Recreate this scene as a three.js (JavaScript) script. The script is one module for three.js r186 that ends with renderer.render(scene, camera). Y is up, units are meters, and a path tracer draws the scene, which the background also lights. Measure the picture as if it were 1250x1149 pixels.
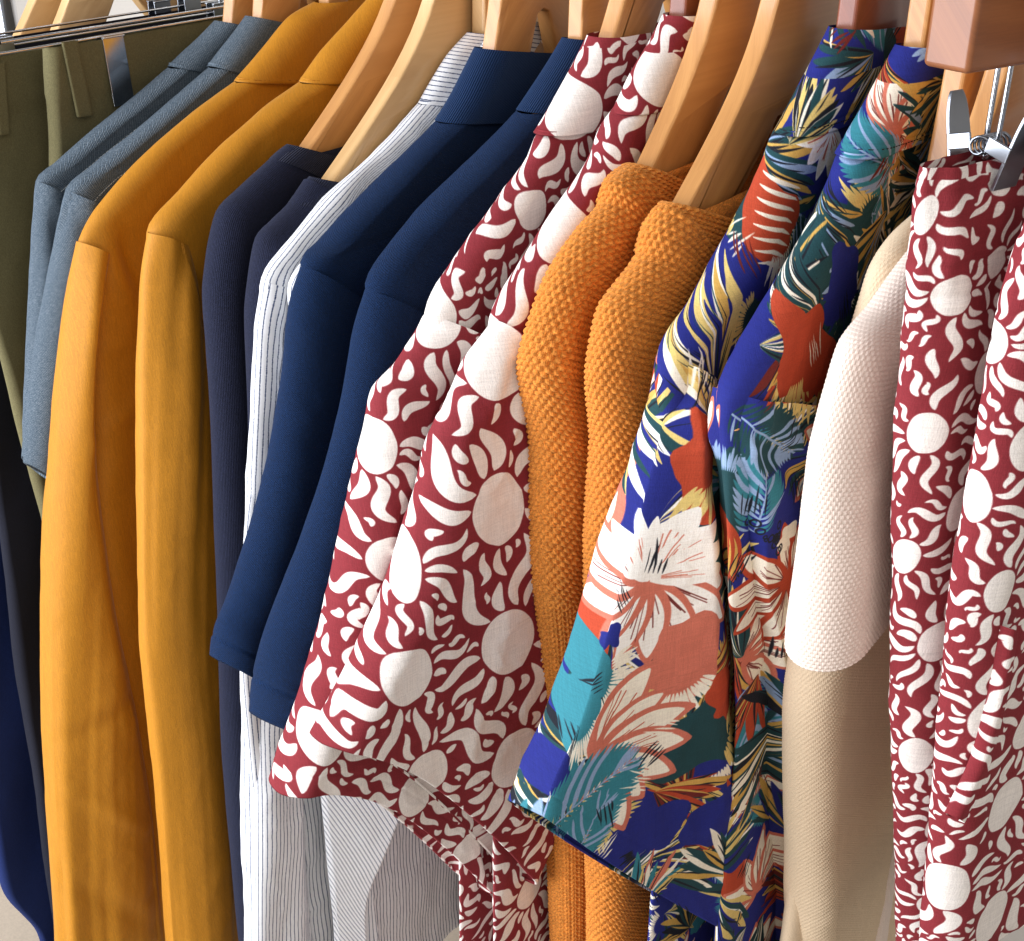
import * as THREE from 'three';
import { mergeGeometries, mergeVertices, toCreasedNormals } from 'three/addons/utils/BufferGeometryUtils.js';
import { RoundedBoxGeometry } from 'three/addons/geometries/RoundedBoxGeometry.js';
import { RectAreaLightUniformsLib } from 'three/addons/lights/RectAreaLightUniformsLib.js';

// ---------------------------------------------------------------- camera, light, exposure
const scene = new THREE.Scene();
const W = 1250, H = 1149, F = 1600, AZ = 37 * Math.PI / 180, PITCH = Math.atan((H / 2 + 265) / F), DIST = 0.9;
const dir = new THREE.Vector3(-Math.sin(AZ) * Math.cos(PITCH), -Math.sin(PITCH), -Math.cos(AZ) * Math.cos(PITCH));
const right = new THREE.Vector3().crossVectors(dir, new THREE.Vector3(0, 1, 0)).normalize();
const upv = new THREE.Vector3().crossVectors(right, dir);
const eye = new THREE.Vector3(0, 1.35, 0.2).addScaledVector(dir, -DIST);
const camera = new THREE.PerspectiveCamera(2 * Math.atan(H / 2 / F) * 180 / Math.PI, W / H, 0.05, 30);
camera.position.copy(eye); camera.lookAt(eye.clone().add(dir)); camera.updateMatrixWorld();

RectAreaLightUniformsLib.init();
function areaLight(color, intensity, w, h, pos, target) {
  const l = new THREE.RectAreaLight(color, intensity, w, h);
  l.position.set(...pos); l.lookAt(...target); l.castShadow = true; scene.add(l); return l;
}
areaLight(0xf6f8ff, 7.6, 2.4, 2.4, [-1.35, 1.85, 1.95], [0, 1.25, 0]);        // tall shop window in front of the rail
areaLight(0xfff4ea, 1.9, 2.0, 1.8, [1.7, 2.6, 1.6], [0, 1.3, 0.1]);        // warm ceiling panel inside the shop
scene.background = new THREE.Color(0.21, 0.21, 0.22);

const renderer = new THREE.WebGLRenderer({ antialias: true });
renderer.setSize(1024, 941);
renderer.toneMapping = THREE.LinearToneMapping;
renderer.toneMappingExposure = 1.06;
renderer.shadowMap.enabled = true;

// ---------------------------------------------------------------- helpers
let seedState = 7;
const rnd = () => { seedState = (seedState * 1664525 + 1013904223) >>> 0; return seedState / 4294967296; };
const rr = (a, b) => a + (b - a) * rnd();
const lerp = (a, b, t) => a + (b - a) * t;
const clamp = (x, a, b) => Math.min(b, Math.max(a, x));
const smooth = (a, b, x) => { const t = clamp((x - a) / (b - a), 0, 1); return t * t * (3 - 2 * t); };
const hash = (x, y, s) => { let h = (Math.imul(x, 374761393) + Math.imul(y, 668265263) + Math.imul(s, 974634213)) | 0; h = Math.imul(h ^ (h >>> 13), 1274126177); return ((h ^ (h >>> 16)) >>> 0) / 4294967296; };
function noise(x, y, s = 0) {
  const xi = Math.floor(x), yi = Math.floor(y), fx = x - xi, fy = y - yi, u = fx * fx * fx * (fx * (fx * 6 - 15) + 10), v = fy * fy * fy * (fy * (fy * 6 - 15) + 10);
  return lerp(lerp(hash(xi, yi, s), hash(xi + 1, yi, s), u), lerp(hash(xi, yi + 1, s), hash(xi + 1, yi + 1, s), u), v) * 2 - 1;
}
// a point of the photograph carried onto a garment's own hanging plane x = x0 + kz (z - 0.2) + ky (y - 1.45); gives [z, y]
function onPlane(px, py, pl) {
  const v = dir.clone().multiplyScalar(F).addScaledVector(right, px - W / 2).addScaledVector(upv, H / 2 - py);
  const n = [1, -pl.ky, -pl.kz], c = pl.x - pl.kz * 0.2 - pl.ky * 1.45;
  const t = (c - (eye.x * n[0] + eye.y * n[1] + eye.z * n[2])) / (v.x * n[0] + v.y * n[1] + v.z * n[2]);
  return [eye.z + v.z * t, eye.y + v.y * t];
}
const railZ = (x) => 0.1 * (x - 0.12) - 0.058;                // the rail runs a few degrees off the garments' normal
const P = (x, kz = 0, ky = 0) => ({ x, kz, ky });
const xOf = (pl, z, y) => pl.x + pl.kz * (z - 0.2) + pl.ky * (y - 1.45);
const names = {};
function numbered(n) { const k = names[n] = (names[n] ?? -1) + 1; return k ? n + '_' + String(k).padStart(3, '0') : n; }
function thing(name, label, category, pos, group) {
  const o = new THREE.Group(); o.name = numbered(name); o.position.set(...pos); o.userData = { label, category }; if (group) o.userData.group = group;
  scene.add(o); return o;
}
function mesh(name, geo, mat, parent) {            // geometry comes in world coordinates
  const g = parent && parent.isGroup ? geo.translate(-parent.position.x, -parent.position.y, -parent.position.z) : geo;
  const m = new THREE.Mesh(g, mat); m.name = name; m.castShadow = m.receiveShadow = true; (parent || scene).add(m); return m;
}
function sub(name, geo, mat, part) {               // sub-part: same frame as its part
  const root = part.parent; geo.translate(-root.position.x, -root.position.y, -root.position.z);
  const m = new THREE.Mesh(geo, mat); m.name = name; m.castShadow = m.receiveShadow = true; part.add(m); return m;
}
function spline(pts) {                             // values by index, centripetal-ish Catmull-Rom
  const n = pts.length, D = pts[0].length;
  return (t) => {
    const i = clamp(Math.floor(t), 0, n - 2), f = t - i, out = [];
    const a = pts[Math.max(0, i - 1)], b = pts[i], c = pts[i + 1], d = pts[Math.min(n - 1, i + 2)];
    for (let k = 0; k < D; k++) {
      const m1 = (c[k] - a[k]) * (i ? 0.5 : 1) * 0.8, m2 = (d[k] - b[k]) * (i < n - 2 ? 0.5 : 1) * 0.8;
      const f2 = f * f, f3 = f2 * f;
      out.push((2 * f3 - 3 * f2 + 1) * b[k] + (f3 - 2 * f2 + f) * m1 + (-2 * f3 + 3 * f2) * c[k] + (f3 - f2) * m2);
    }
    return out;
  };
}
const sa = Math.sin(AZ), sb = Math.cos(AZ);

// Cloth hanging in a plane across the rail: rows run from the outer edge L to the inner edge R, two faces joined round the outer edge.
function cloth(o) {
  const pl = o.plane, T = o.T, r = o.r ?? 0.014, nv = o.nv ?? 120, nu = o.nu ?? 46, nr = o.nr ?? 9;
  const map = (q) => q.length === 3 ? [q[0], q[1]] : onPlane(q[0], q[1], pl);      // [z, y, 0] passes through
  const shift = (T_) => (Math.sqrt((sb * T_) ** 2 + (sa * r) ** 2) - sa * r) / sa * 0.55;
  const Lp = o.L.map(map), n = Lp.length;
  const zc = railZ(pl.x - pl.kz * 0.2), Rp = o.R ? o.R.map(map) : Lp.map((p, i) => [zc, p[1] + (o.rise ?? 0)]);
  if (Rp.length !== n) throw new Error('rows differ ' + o.name + ' ' + n + ' ' + Rp.length);
  const Ts = Array.isArray(T) ? T : Lp.map(() => T);
  if (!o.exact) for (let i = 0; i < n; i++) Lp[i] = [Lp[i][0] - shift(Ts[i]), Lp[i][1]];
  const Lf = spline(Lp), Rf = spline(Rp), Tf = spline(Ts.map((t) => [t]));
  const Mf = o.M ? spline(o.M.map((q) => [q])) : null;
  const lens = [0]; for (let k = 1; k <= 400; k++) { const a = Lf((k - 1) / 400 * (n - 1)), b = Lf(k / 400 * (n - 1)), c = Rf((k - 1) / 400 * (n - 1)), d = Rf(k / 400 * (n - 1)); lens.push(lens[k - 1] + Math.hypot(a[0] - b[0], a[1] - b[1]) * 0.7 + Math.hypot(c[0] - d[0], c[1] - d[1]) * 0.3); }
  const total = lens[400];
  const folds = (o.folds || []).map((f) => ({ a: map(f[0]), b: map(f[1]), w: f[2], h: f[3], side: f[4] ?? 1 }));
  const cols = [];                                   // columns: [side, kind, value]
  for (let j = nu; j >= 1; j--) cols.push([-1, 1, j / nu]);
  for (let j = nr; j >= 1; j--) cols.push([-1, 0, j / nr]);
  for (let j = 0; j <= nr; j++) cols.push([1, 0, j / nr]);
  for (let j = 1; j <= nu; j++) cols.push([1, 1, j / nu]);
  const nc = cols.length, extra = o.hem ? 2 : 0, pos = new Float32Array((nv + 1 + extra) * nc * 3), uv = new Float32Array((nv + 1 + extra) * nc * 2), idx = [];
  let ki = 0;
  const wob = o.wobble ?? 0.0012, ws = o.seed ?? 1, wf = o.wf ?? 14;
  for (let i = 0; i <= nv + extra; i++) {
    const ii = Math.min(i, nv), lenv = ii / nv * total;
    while (ki < 400 && lens[ki + 1] < lenv - 1e-9) ki++;
    const t = clamp((ki + (lenv - lens[ki]) / Math.max(1e-9, lens[Math.min(400, ki + 1)] - lens[ki])) / 400 * (n - 1), 0, n - 1);
    const A = Lf(t), B = Rf(t), dz = B[0] - A[0], dy = B[1] - A[1], D = Math.hypot(dz, dy) || 1e-6;
    let Tt = Tf(t)[0];
    if (o.taperTop) Tt *= Math.sqrt(smooth(-0.15, 1, lenv / o.taperTop));
    const inner = i - nv;
    if (inner > 0) Tt -= (o.hemT ?? 0.0016) * (inner > 0 ? 1 : 0);
    const rt = Math.min(r, D * 0.45);
    for (let c = 0; c < nc; c++) {
      const [s, kind, val] = cols[c];
      let q, th, arc;
      if (kind === 0) { const an = val * Math.PI / 2; q = rt * (1 - Math.cos(an)); th = Math.sin(an); arc = an * (rt + Tt) / 2; }
      else { q = rt + (D - rt) * val; th = 1; arc = Math.PI / 4 * (rt + Tt) + q - rt; }
      if (Mf) { const m = Mf(t)[0] * D; if (s > 0) th = q < m ? (o.Mround ? Math.pow(1 - (1 - q / m) ** 2, 0.58) : Math.max(0.0, q / m) * 0.88 + 0.12 * th) : 1 - (o.Mdrop ?? 0) * smooth(m, D, q); }
      if (o.closeR) { const e = D - q; if (e < rt) th *= Math.sqrt(Math.max(0, 1 - (1 - e / rt) ** 2)); }
      if (o.prof) th *= o.prof(q, D, t / (n - 1), s);
      const z0 = A[0] + dz * q / D, y0 = A[1] + dy * q / D + (o.bow ? o.bow * Math.pow(t / (n - 1), 3) * Math.sin(Math.PI * Math.pow(q / D, 0.8)) : 0);
      let d = 0;
      for (const f of folds) {
        if (f.side !== s) continue;
        const ex = f.b[0] - f.a[0], ey = f.b[1] - f.a[1], L2 = ex * ex + ey * ey, k = clamp(((z0 - f.a[0]) * ex + (y0 - f.a[1]) * ey) / L2, 0, 1);
        const dd = Math.hypot(z0 - f.a[0] - k * ex, y0 - f.a[1] - k * ey);
        d += f.h * Math.exp(-((dd / f.w) ** 2)) * (0.35 + 0.65 * Math.sin(Math.PI * clamp(k, 0.08, 0.92)));
      }
      d += wob * (noise(z0 * wf + ws * 7.3, y0 * wf * 0.6, ws) + 0.5 * noise(z0 * wf * 2.3, y0 * wf * 1.3 + ws, ws + 3) + 0.25 * noise(z0 * wf * 6, y0 * wf * 4 + ws, ws + 5)) * (0.3 + 0.7 * th);
      if (o.crumple) { const a = 1 - Math.abs(noise(z0 * 26 + y0 * 9 + ws, y0 * 17 - z0 * 6, ws + 11)), b = 1 - Math.abs(noise(z0 * 60 - y0 * 22, y0 * 38 + z0 * 20 + ws, ws + 13)); d += o.crumple * (a * a * 1.3 + b * b * 0.55 - 0.9) * (0.35 + 0.65 * th); }
      const U = s * arc, V = lenv;
      if (o.relief) d += o.relief(s > 0 ? arc : -arc, V, t / (n - 1), q, D) * (o.closeR && D - q < rt ? 0.3 : 1);
      const ex = s > 0 ? d : -d;
      let z = z0, y = y0;
      if (kind === 0) z += ex * Math.cos(val * Math.PI / 2) * 0.9 * (s > 0 ? 1 : -1);
      if (inner > 0) { y += inner === 1 ? 0 : 0.003; if (kind === 0) z -= (o.hemT ?? 0.0016) * 1.2 * Math.cos(val * Math.PI / 2); }
      const x = xOf(pl, z0, y0) + s * Tt * th + (s > 0 ? d : -d * (o.backFold ?? 0.5)) * (kind === 0 ? Math.sin(val * Math.PI / 2) : 1);
      const k = i * nc + c;
      pos[k * 3] = x; pos[k * 3 + 1] = y; pos[k * 3 + 2] = z;
      if (o.uv === 'grain') { uv[k * 2] = U + (o.u0 ?? 0); uv[k * 2 + 1] = (o.v0 ?? 2) - V; }
      else { uv[k * 2] = (o.zmax ?? 0.35) - (A[0] - s * arc * (-dz / D)) ; uv[k * 2 + 1] = y0 - 0.7; if (s > 0) uv[k * 2] = (o.zmax ?? 0.35) - (A[0] + arc * dz / D); }
    }
  }
  const rows = nv + 1 + extra;
  for (let i = 0; i < rows - 1; i++) for (let c = 0; c < nc - 1; c++) { const a = i * nc + c, b = a + 1, d = a + nc, e = d + 1; idx.push(a, d, b, b, d, e); }
  const g = new THREE.BufferGeometry();
  g.setAttribute('position', new THREE.BufferAttribute(pos, 3)); g.setAttribute('uv', new THREE.BufferAttribute(uv, 2)); g.setIndex(idx);
  if (o.mirror) {
    const m = g.clone(), p = m.attributes.position; for (let k = 0; k < p.count; k++) { const z = p.getZ(k); p.setX(k, p.getX(k) - 2 * pl.kz * (z - zc)); p.setZ(k, 2 * zc - z); }
    const id = m.index.array; for (let k = 0; k < id.length; k += 3) { const t = id[k]; id[k] = id[k + 1]; id[k + 1] = t; }
    const j = mergeGeometries([g, m]); j.computeVertexNormals(); return j;
  }
  g.computeVertexNormals(); return g;
}
function tube(points, radius, seg = 60, rad = 10) { return new THREE.TubeGeometry(new THREE.CatmullRomCurve3(points.map((p) => new THREE.Vector3(...p)), false, 'catmullrom', 0.3), seg, radius, rad, false); }

// a run of short thread stitches lying on a finished cloth part, along a line of the garment's plane
function stitches(part, line, pl, mat, len = 0.0026, gap = 0.0014, name = 'stitching') {
  const p = part.geometry.attributes.position, o = part.parent.position, pts = line.map((q) => onPlane(q[0], q[1], pl)), f = spline(pts), n = pts.length - 1, out = [];
  const surf = (z, y) => { let b = 1e9, x = 0; for (let k = 0; k < p.count; k++) { const X = p.getX(k) + o.x; if (X < xOf(pl, z, y)) continue; const d = (p.getZ(k) + o.z - z) ** 2 + (p.getY(k) + o.y - y) ** 2; if (d < b) { b = d; x = X; } } return [x, y, z]; };
  let total = 0; for (let k = 1; k <= 60; k++) { const a = f((k - 1) / 60 * n), b = f(k / 60 * n); total += Math.hypot(a[0] - b[0], a[1] - b[1]); }
  const count = Math.floor(total / (len + gap));
  for (let k = 0; k < count; k++) {
    const t0 = k / count * n, t1 = (k + len / (len + gap)) / count * n, a = surf(...f(t0)), b = surf(...f(t1));
    const m = [(a[0] + b[0]) / 2 + 0.0004, (a[1] + b[1]) / 2, (a[2] + b[2]) / 2];
    out.push(tube([[a[0] - 0.0001, a[1], a[2]], m, [b[0] - 0.0001, b[1], b[2]]], 0.00032, 4, 5));
  }
  return sub(name, mergeGeometries(out), mat, part);
}

// ---------------------------------------------------------------- textures
function canvas(w, h, draw) { const c = document.createElement('canvas'); c.width = w; c.height = h; draw(c.getContext('2d'), w, h); return c; }
function tex(c, mw, mh, srgb = true) {
  const t = new THREE.CanvasTexture(c); t.wrapS = t.wrapT = THREE.RepeatWrapping; t.magFilter = THREE.LinearFilter; if (srgb) t.colorSpace = THREE.SRGBColorSpace; t.repeat.set(1 / mw, 1 / mh); return t;
}
function dataTex(n, m, mw, mh, f, srgb = false) {   // f(x, y in 0..1) -> grey or [r,g,b] 0..1
  const d = new Uint8Array(n * m * 4);
  for (let j = 0; j < m; j++) for (let i = 0; i < n; i++) { const v = f(i / n, j / m, i, j), k = (j * n + i) * 4, a = Array.isArray(v) ? v : [v, v, v]; for (let c = 0; c < 3; c++) d[k + c] = clamp(a[c], 0, 1) * 255; d[k + 3] = 255; }
  const t = new THREE.DataTexture(d, n, m); t.wrapS = t.wrapT = THREE.RepeatWrapping; t.magFilter = THREE.LinearFilter; t.minFilter = THREE.LinearFilter; if (srgb) t.colorSpace = THREE.SRGBColorSpace; t.repeat.set(1 / mw, 1 / mh); t.needsUpdate = true; return t;
}
const TAU = Math.PI * 2;
const plainWeave = dataTex(256, 256, 0.04, 0.04, (x, y, i, j) => 0.5 + 0.2 * Math.sin(x * TAU * 64) * Math.sin(y * TAU * 64) + 0.25 * (hash(i >> 1, j >> 4, 3) - 0.5) + 0.25 * (hash(i >> 4, j >> 1, 4) - 0.5));
const twill = dataTex(256, 256, 0.03, 0.03, (x, y, i, j) => 0.5 + 0.35 * Math.sin((x + y) * TAU * 22) + 0.3 * (hash(i >> 1, j >> 1, 5) - 0.5));
const ribs = dataTex(256, 64, 0.024, 0.02, (x, y, i, j) => 0.5 + 0.45 * Math.sin(x * TAU * 12) + 0.12 * (hash(i, j, 6) - 0.5));
const pique = dataTex(256, 256, 0.032, 0.032, (x, y, i, j) => 0.5 + 0.3 * Math.sin(x * TAU * 20) * Math.cos(y * TAU * 20 + (Math.floor(x * 20) % 2) * Math.PI) + 0.3 * (hash(i >> 1, j >> 1, 8) - 0.5));
const felt = dataTex(256, 256, 0.05, 0.05, (x, y, i, j) => 0.5 + 0.35 * Math.sin(x * TAU * 34) * (0.6 + 0.4 * Math.sin(y * TAU * 40 + Math.sin(x * TAU * 34) * 2)) + 0.4 * (hash(i, j, 9) - 0.5));
function fabric(c, map, bump, bumpScale, rough = 0.9, extra = {}) {
  return new THREE.MeshPhysicalMaterial({ color: c, map, bumpMap: bump, bumpScale, roughness: rough, side: THREE.DoubleSide, specularIntensity: 0.5, ...extra });
}
const mottled = (rgb, n, amt, mw, sx = 1, sy = 1, seed = 1) => dataTex(n, n, mw, mw, (x, y, i, j) => {   // yarn-scale colour variation
  const k = 1 + amt * (hash(Math.floor(i / sx), Math.floor(j / sy), seed) - 0.5) + amt * 0.7 * (hash(Math.floor(i / (sx * 3)), Math.floor(j / (sy * 5)), seed + 1) - 0.5);
  return [rgb[0] * k, rgb[1] * k, rgb[2] * k];
}, true);
const rgb = (h) => [(h >> 16 & 255) / 255, (h >> 8 & 255) / 255, (h & 255) / 255];

const MAT = {};
MAT.olive = fabric(0xffffff, mottled(rgb(0x787250), 512, 0.22, 0.09, 1, 1, 11), twill, 0.0006, 0.92);
MAT.black = fabric(0xffffff, mottled(rgb(0x1c1e2a), 256, 0.2, 0.06, 1, 1, 12), twill, 0.0003, 0.95);
MAT.navyTrouser = fabric(0xffffff, mottled(rgb(0x1d2f66), 256, 0.2, 0.06, 1, 1, 13), twill, 0.0003, 0.9);
MAT.chambray = fabric(0xffffff, dataTex(512, 512, 0.09, 0.09, (x, y, i, j) => { const k = 0.5 + 0.5 * Math.sin((x * 1 + y) * TAU * 44), h = hash(i >> 1, j >> 1, 21), s = hash(i >> 3, j >> 1, 22); const a = clamp(k * 0.5 + (h - 0.3) * 0.75 + (s - 0.3) * 0.45, 0, 1); return [lerp(0.22, 0.56, a), lerp(0.295, 0.605, a), lerp(0.36, 0.64, a)]; }, true), twill, 0.001, 0.95);
MAT.mustard = fabric(0xffffff, mottled(rgb(0xb67a1c), 512, 0.1, 0.11, 1, 6, 31), plainWeave, 0.0002, 0.62, { sheen: 0.5, sheenRoughness: 0.45, sheenColor: new THREE.Color(0.85, 0.75, 0.5) });
MAT.navyKnit = fabric(0xffffff, mottled(rgb(0x1e2235), 512, 0.35, 0.08, 1, 2, 41), felt, 0.0006, 1, { sheen: 0.25, sheenRoughness: 0.6, sheenColor: new THREE.Color(0.3, 0.34, 0.5) });
MAT.navyRib = fabric(0xffffff, mottled(rgb(0x1e2235), 256, 0.3, 0.05, 1, 2, 42), ribs, 0.0012, 1, { sheen: 0.4, sheenColor: new THREE.Color(0.35, 0.38, 0.5) });
MAT.polo = fabric(0xffffff, mottled(rgb(0x0b264a), 256, 0.34, 0.045, 1, 1, 51), pique, 0.0011, 0.95, { sheen: 0.15, sheenRoughness: 0.5, sheenColor: new THREE.Color(0.2, 0.4, 0.8) });
MAT.poloRib = fabric(0xffffff, mottled(rgb(0x0b264a), 256, 0.18, 0.045, 1, 1, 52), ribs, 0.0009, 0.95, { sheen: 0.35, sheenColor: new THREE.Color(0.2, 0.4, 0.8) });
const stripeCanvas = (mult) => canvas(512, 512, (g, w, h) => {
  g.fillStyle = '#eceef0'; g.fillRect(0, 0, w, h);
  for (let k = 0; k < 12; k++) for (let y = 0; y < h; y += 3) { const wd = 6 + 5 * hash(k, y >> 2, 61), x = (k + 0.5) * w / 12 + 2 * (hash(k, y >> 4, 62) - 0.5); g.fillStyle = `rgba(44,58,92,${0.6 + 0.4 * hash(k, y, 63)})`; g.fillRect(x - wd / 2, y, wd, 3); }
});
const stripeC = stripeCanvas();
MAT.stripe = fabric(0xffffff, tex(stripeC, 0.056, 0.06), plainWeave, 0.0002, 0.9);
const stripeAcross = tex(stripeC, 0.056, 0.06); stripeAcross.rotation = Math.PI / 2;
MAT.stripeAcross = fabric(0xffffff, stripeAcross, plainWeave, 0.0002, 0.9);
const stripeBias = tex(stripeC, 0.056, 0.06); stripeBias.rotation = 0.62;
MAT.stripeBias = fabric(0xffffff, stripeBias, plainWeave, 0.0002, 0.9);
MAT.orangeKnit = fabric(0xffffff, mottled(rgb(0xcf8338), 256, 0.3, 0.06, 2, 1, 71), felt, 0.0003, 1, { sheen: 0.3, sheenColor: new THREE.Color(0.9, 0.6, 0.3) });
MAT.creamKnit = fabric(0xffffff, mottled(rgb(0xe3d3c6), 256, 0.08, 0.05, 1, 1, 81), felt, 0.0002, 1);
MAT.beigeKnit = fabric(0xffffff, mottled(rgb(0xddc7a8), 256, 0.08, 0.05, 1, 1, 82), felt, 0.0002, 1);
MAT.charcoal = fabric(0xffffff, mottled(rgb(0x4b4740), 256, 0.25, 0.06, 1, 2, 43), felt, 0.0006, 1);
MAT.thread = fabric(0xc9d0cf, null, null, 0, 0.9);
MAT.inkThread = fabric(0x2a2320, null, null, 0, 0.9);
MAT.mustardThread = fabric(0x9a5f10, null, null, 0, 0.9);
MAT.steel = new THREE.MeshPhysicalMaterial({ color: 0xd5d8dc, metalness: 1, roughness: 0.16 });
MAT.darkSteel = new THREE.MeshPhysicalMaterial({ color: 0x9aa0a8, metalness: 1, roughness: 0.28 });
function woodTex(base, dark, seed, mw = 0.12, mh = 0.5) {
  return dataTex(256, 1024, mw, mh, (x, y) => { const w = noise(x * 3, y * 4, seed) * 0.12, a = 0.5 + 0.5 * Math.sin((x + w) * TAU * 7 + noise(x * 9, y * 5, seed + 1) * 2.2), f = hash(Math.floor(x * 256), Math.floor(y * 36), seed + 2); const k = clamp(a * 0.45 + f * 0.35 + 0.2 * noise(x * 5, y * 22, seed + 3), 0, 1); return [0, 1, 2].map((c) => lerp(base[c], dark[c], k * 0.55)); }, true);
}
const woodMat = (b, d, s) => new THREE.MeshPhysicalMaterial({ color: 0xffffff, map: woodTex(rgb(b), rgb(d), s), roughness: 0.5, clearcoat: 0.5, clearcoatRoughness: 0.2 });
MAT.beech = woodMat(0xc89153, 0xa06a36, 91); MAT.pale = woodMat(0xd6b07a, 0xb38650, 94); MAT.redwood = woodMat(0x85401f, 0x5a2812, 97); MAT.brownWood = woodMat(0x925930, 0x69391d, 99);

// ---------------------------------------------------------------- printed cloth: fabric metres -> canvas
const PRINT = { w: 0.52, h: 0.9, cw: 1183, ch: 2048, zmax: 0.40 };
function printPen(pl) {                              // photograph point -> canvas point of the print on that garment
  const S = PRINT.cw / PRINT.w;
  return { S, at: (px, py) => { const [z, y] = onPlane(px, py, pl); return [(PRINT.zmax - z) * S, PRINT.ch - (y - 0.7) * S]; } };
}
function twoPens(body, sleeve, split) { const a = printPen(body), b = printPen(sleeve); return { S: a.S, at: (px, py) => (py < split ? a : b).at(px, py) }; }
function blade(g, x, y, ang, len, w, bend, fill, ph = 0) {   // tapered, bent, wavy leaf shape
  const N = 14, l = [], r = [];
  for (let i = 0; i <= N; i++) {
    const t = i / N, a = ang + bend * t, off = Math.sin(t * TAU * 0.9 + ph) * w * 0.35 * Math.abs(ph ? 1 : 0);
    const cx = x + Math.cos(ang + bend * t * 0.5) * len * t - Math.sin(a) * off, cy = y + Math.sin(ang + bend * t * 0.5) * len * t + Math.cos(a) * off;
    const hw = w * Math.pow(Math.sin(Math.PI * clamp(t * 0.96 + 0.03, 0, 1)), 0.75) * 0.5;
    l.push([cx - Math.sin(a) * hw, cy + Math.cos(a) * hw]); r.push([cx + Math.sin(a) * hw, cy - Math.cos(a) * hw]);
  }
  g.beginPath(); g.moveTo(...l[0]); for (const p of l) g.lineTo(...p); for (const p of r.reverse()) g.lineTo(...p); g.closePath(); g.fillStyle = fill; g.fill();
}
function blob(g, x, y, rx, ry, rot, fill, jag = 0.06, seed = 1) {
  g.beginPath(); const N = 48;
  for (let i = 0; i <= N; i++) { const a = i / N * TAU, k = 1 + jag * noise(Math.cos(a) * 1.6 + seed, Math.sin(a) * 1.6, seed), c = Math.cos(a) * rx * k, s = Math.sin(a) * ry * k; const X = x + c * Math.cos(rot) - s * Math.sin(rot), Y = y + c * Math.sin(rot) + s * Math.cos(rot); i ? g.lineTo(X, Y) : g.moveTo(X, Y); }
  g.closePath(); g.fillStyle = fill; g.fill();
}
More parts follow.
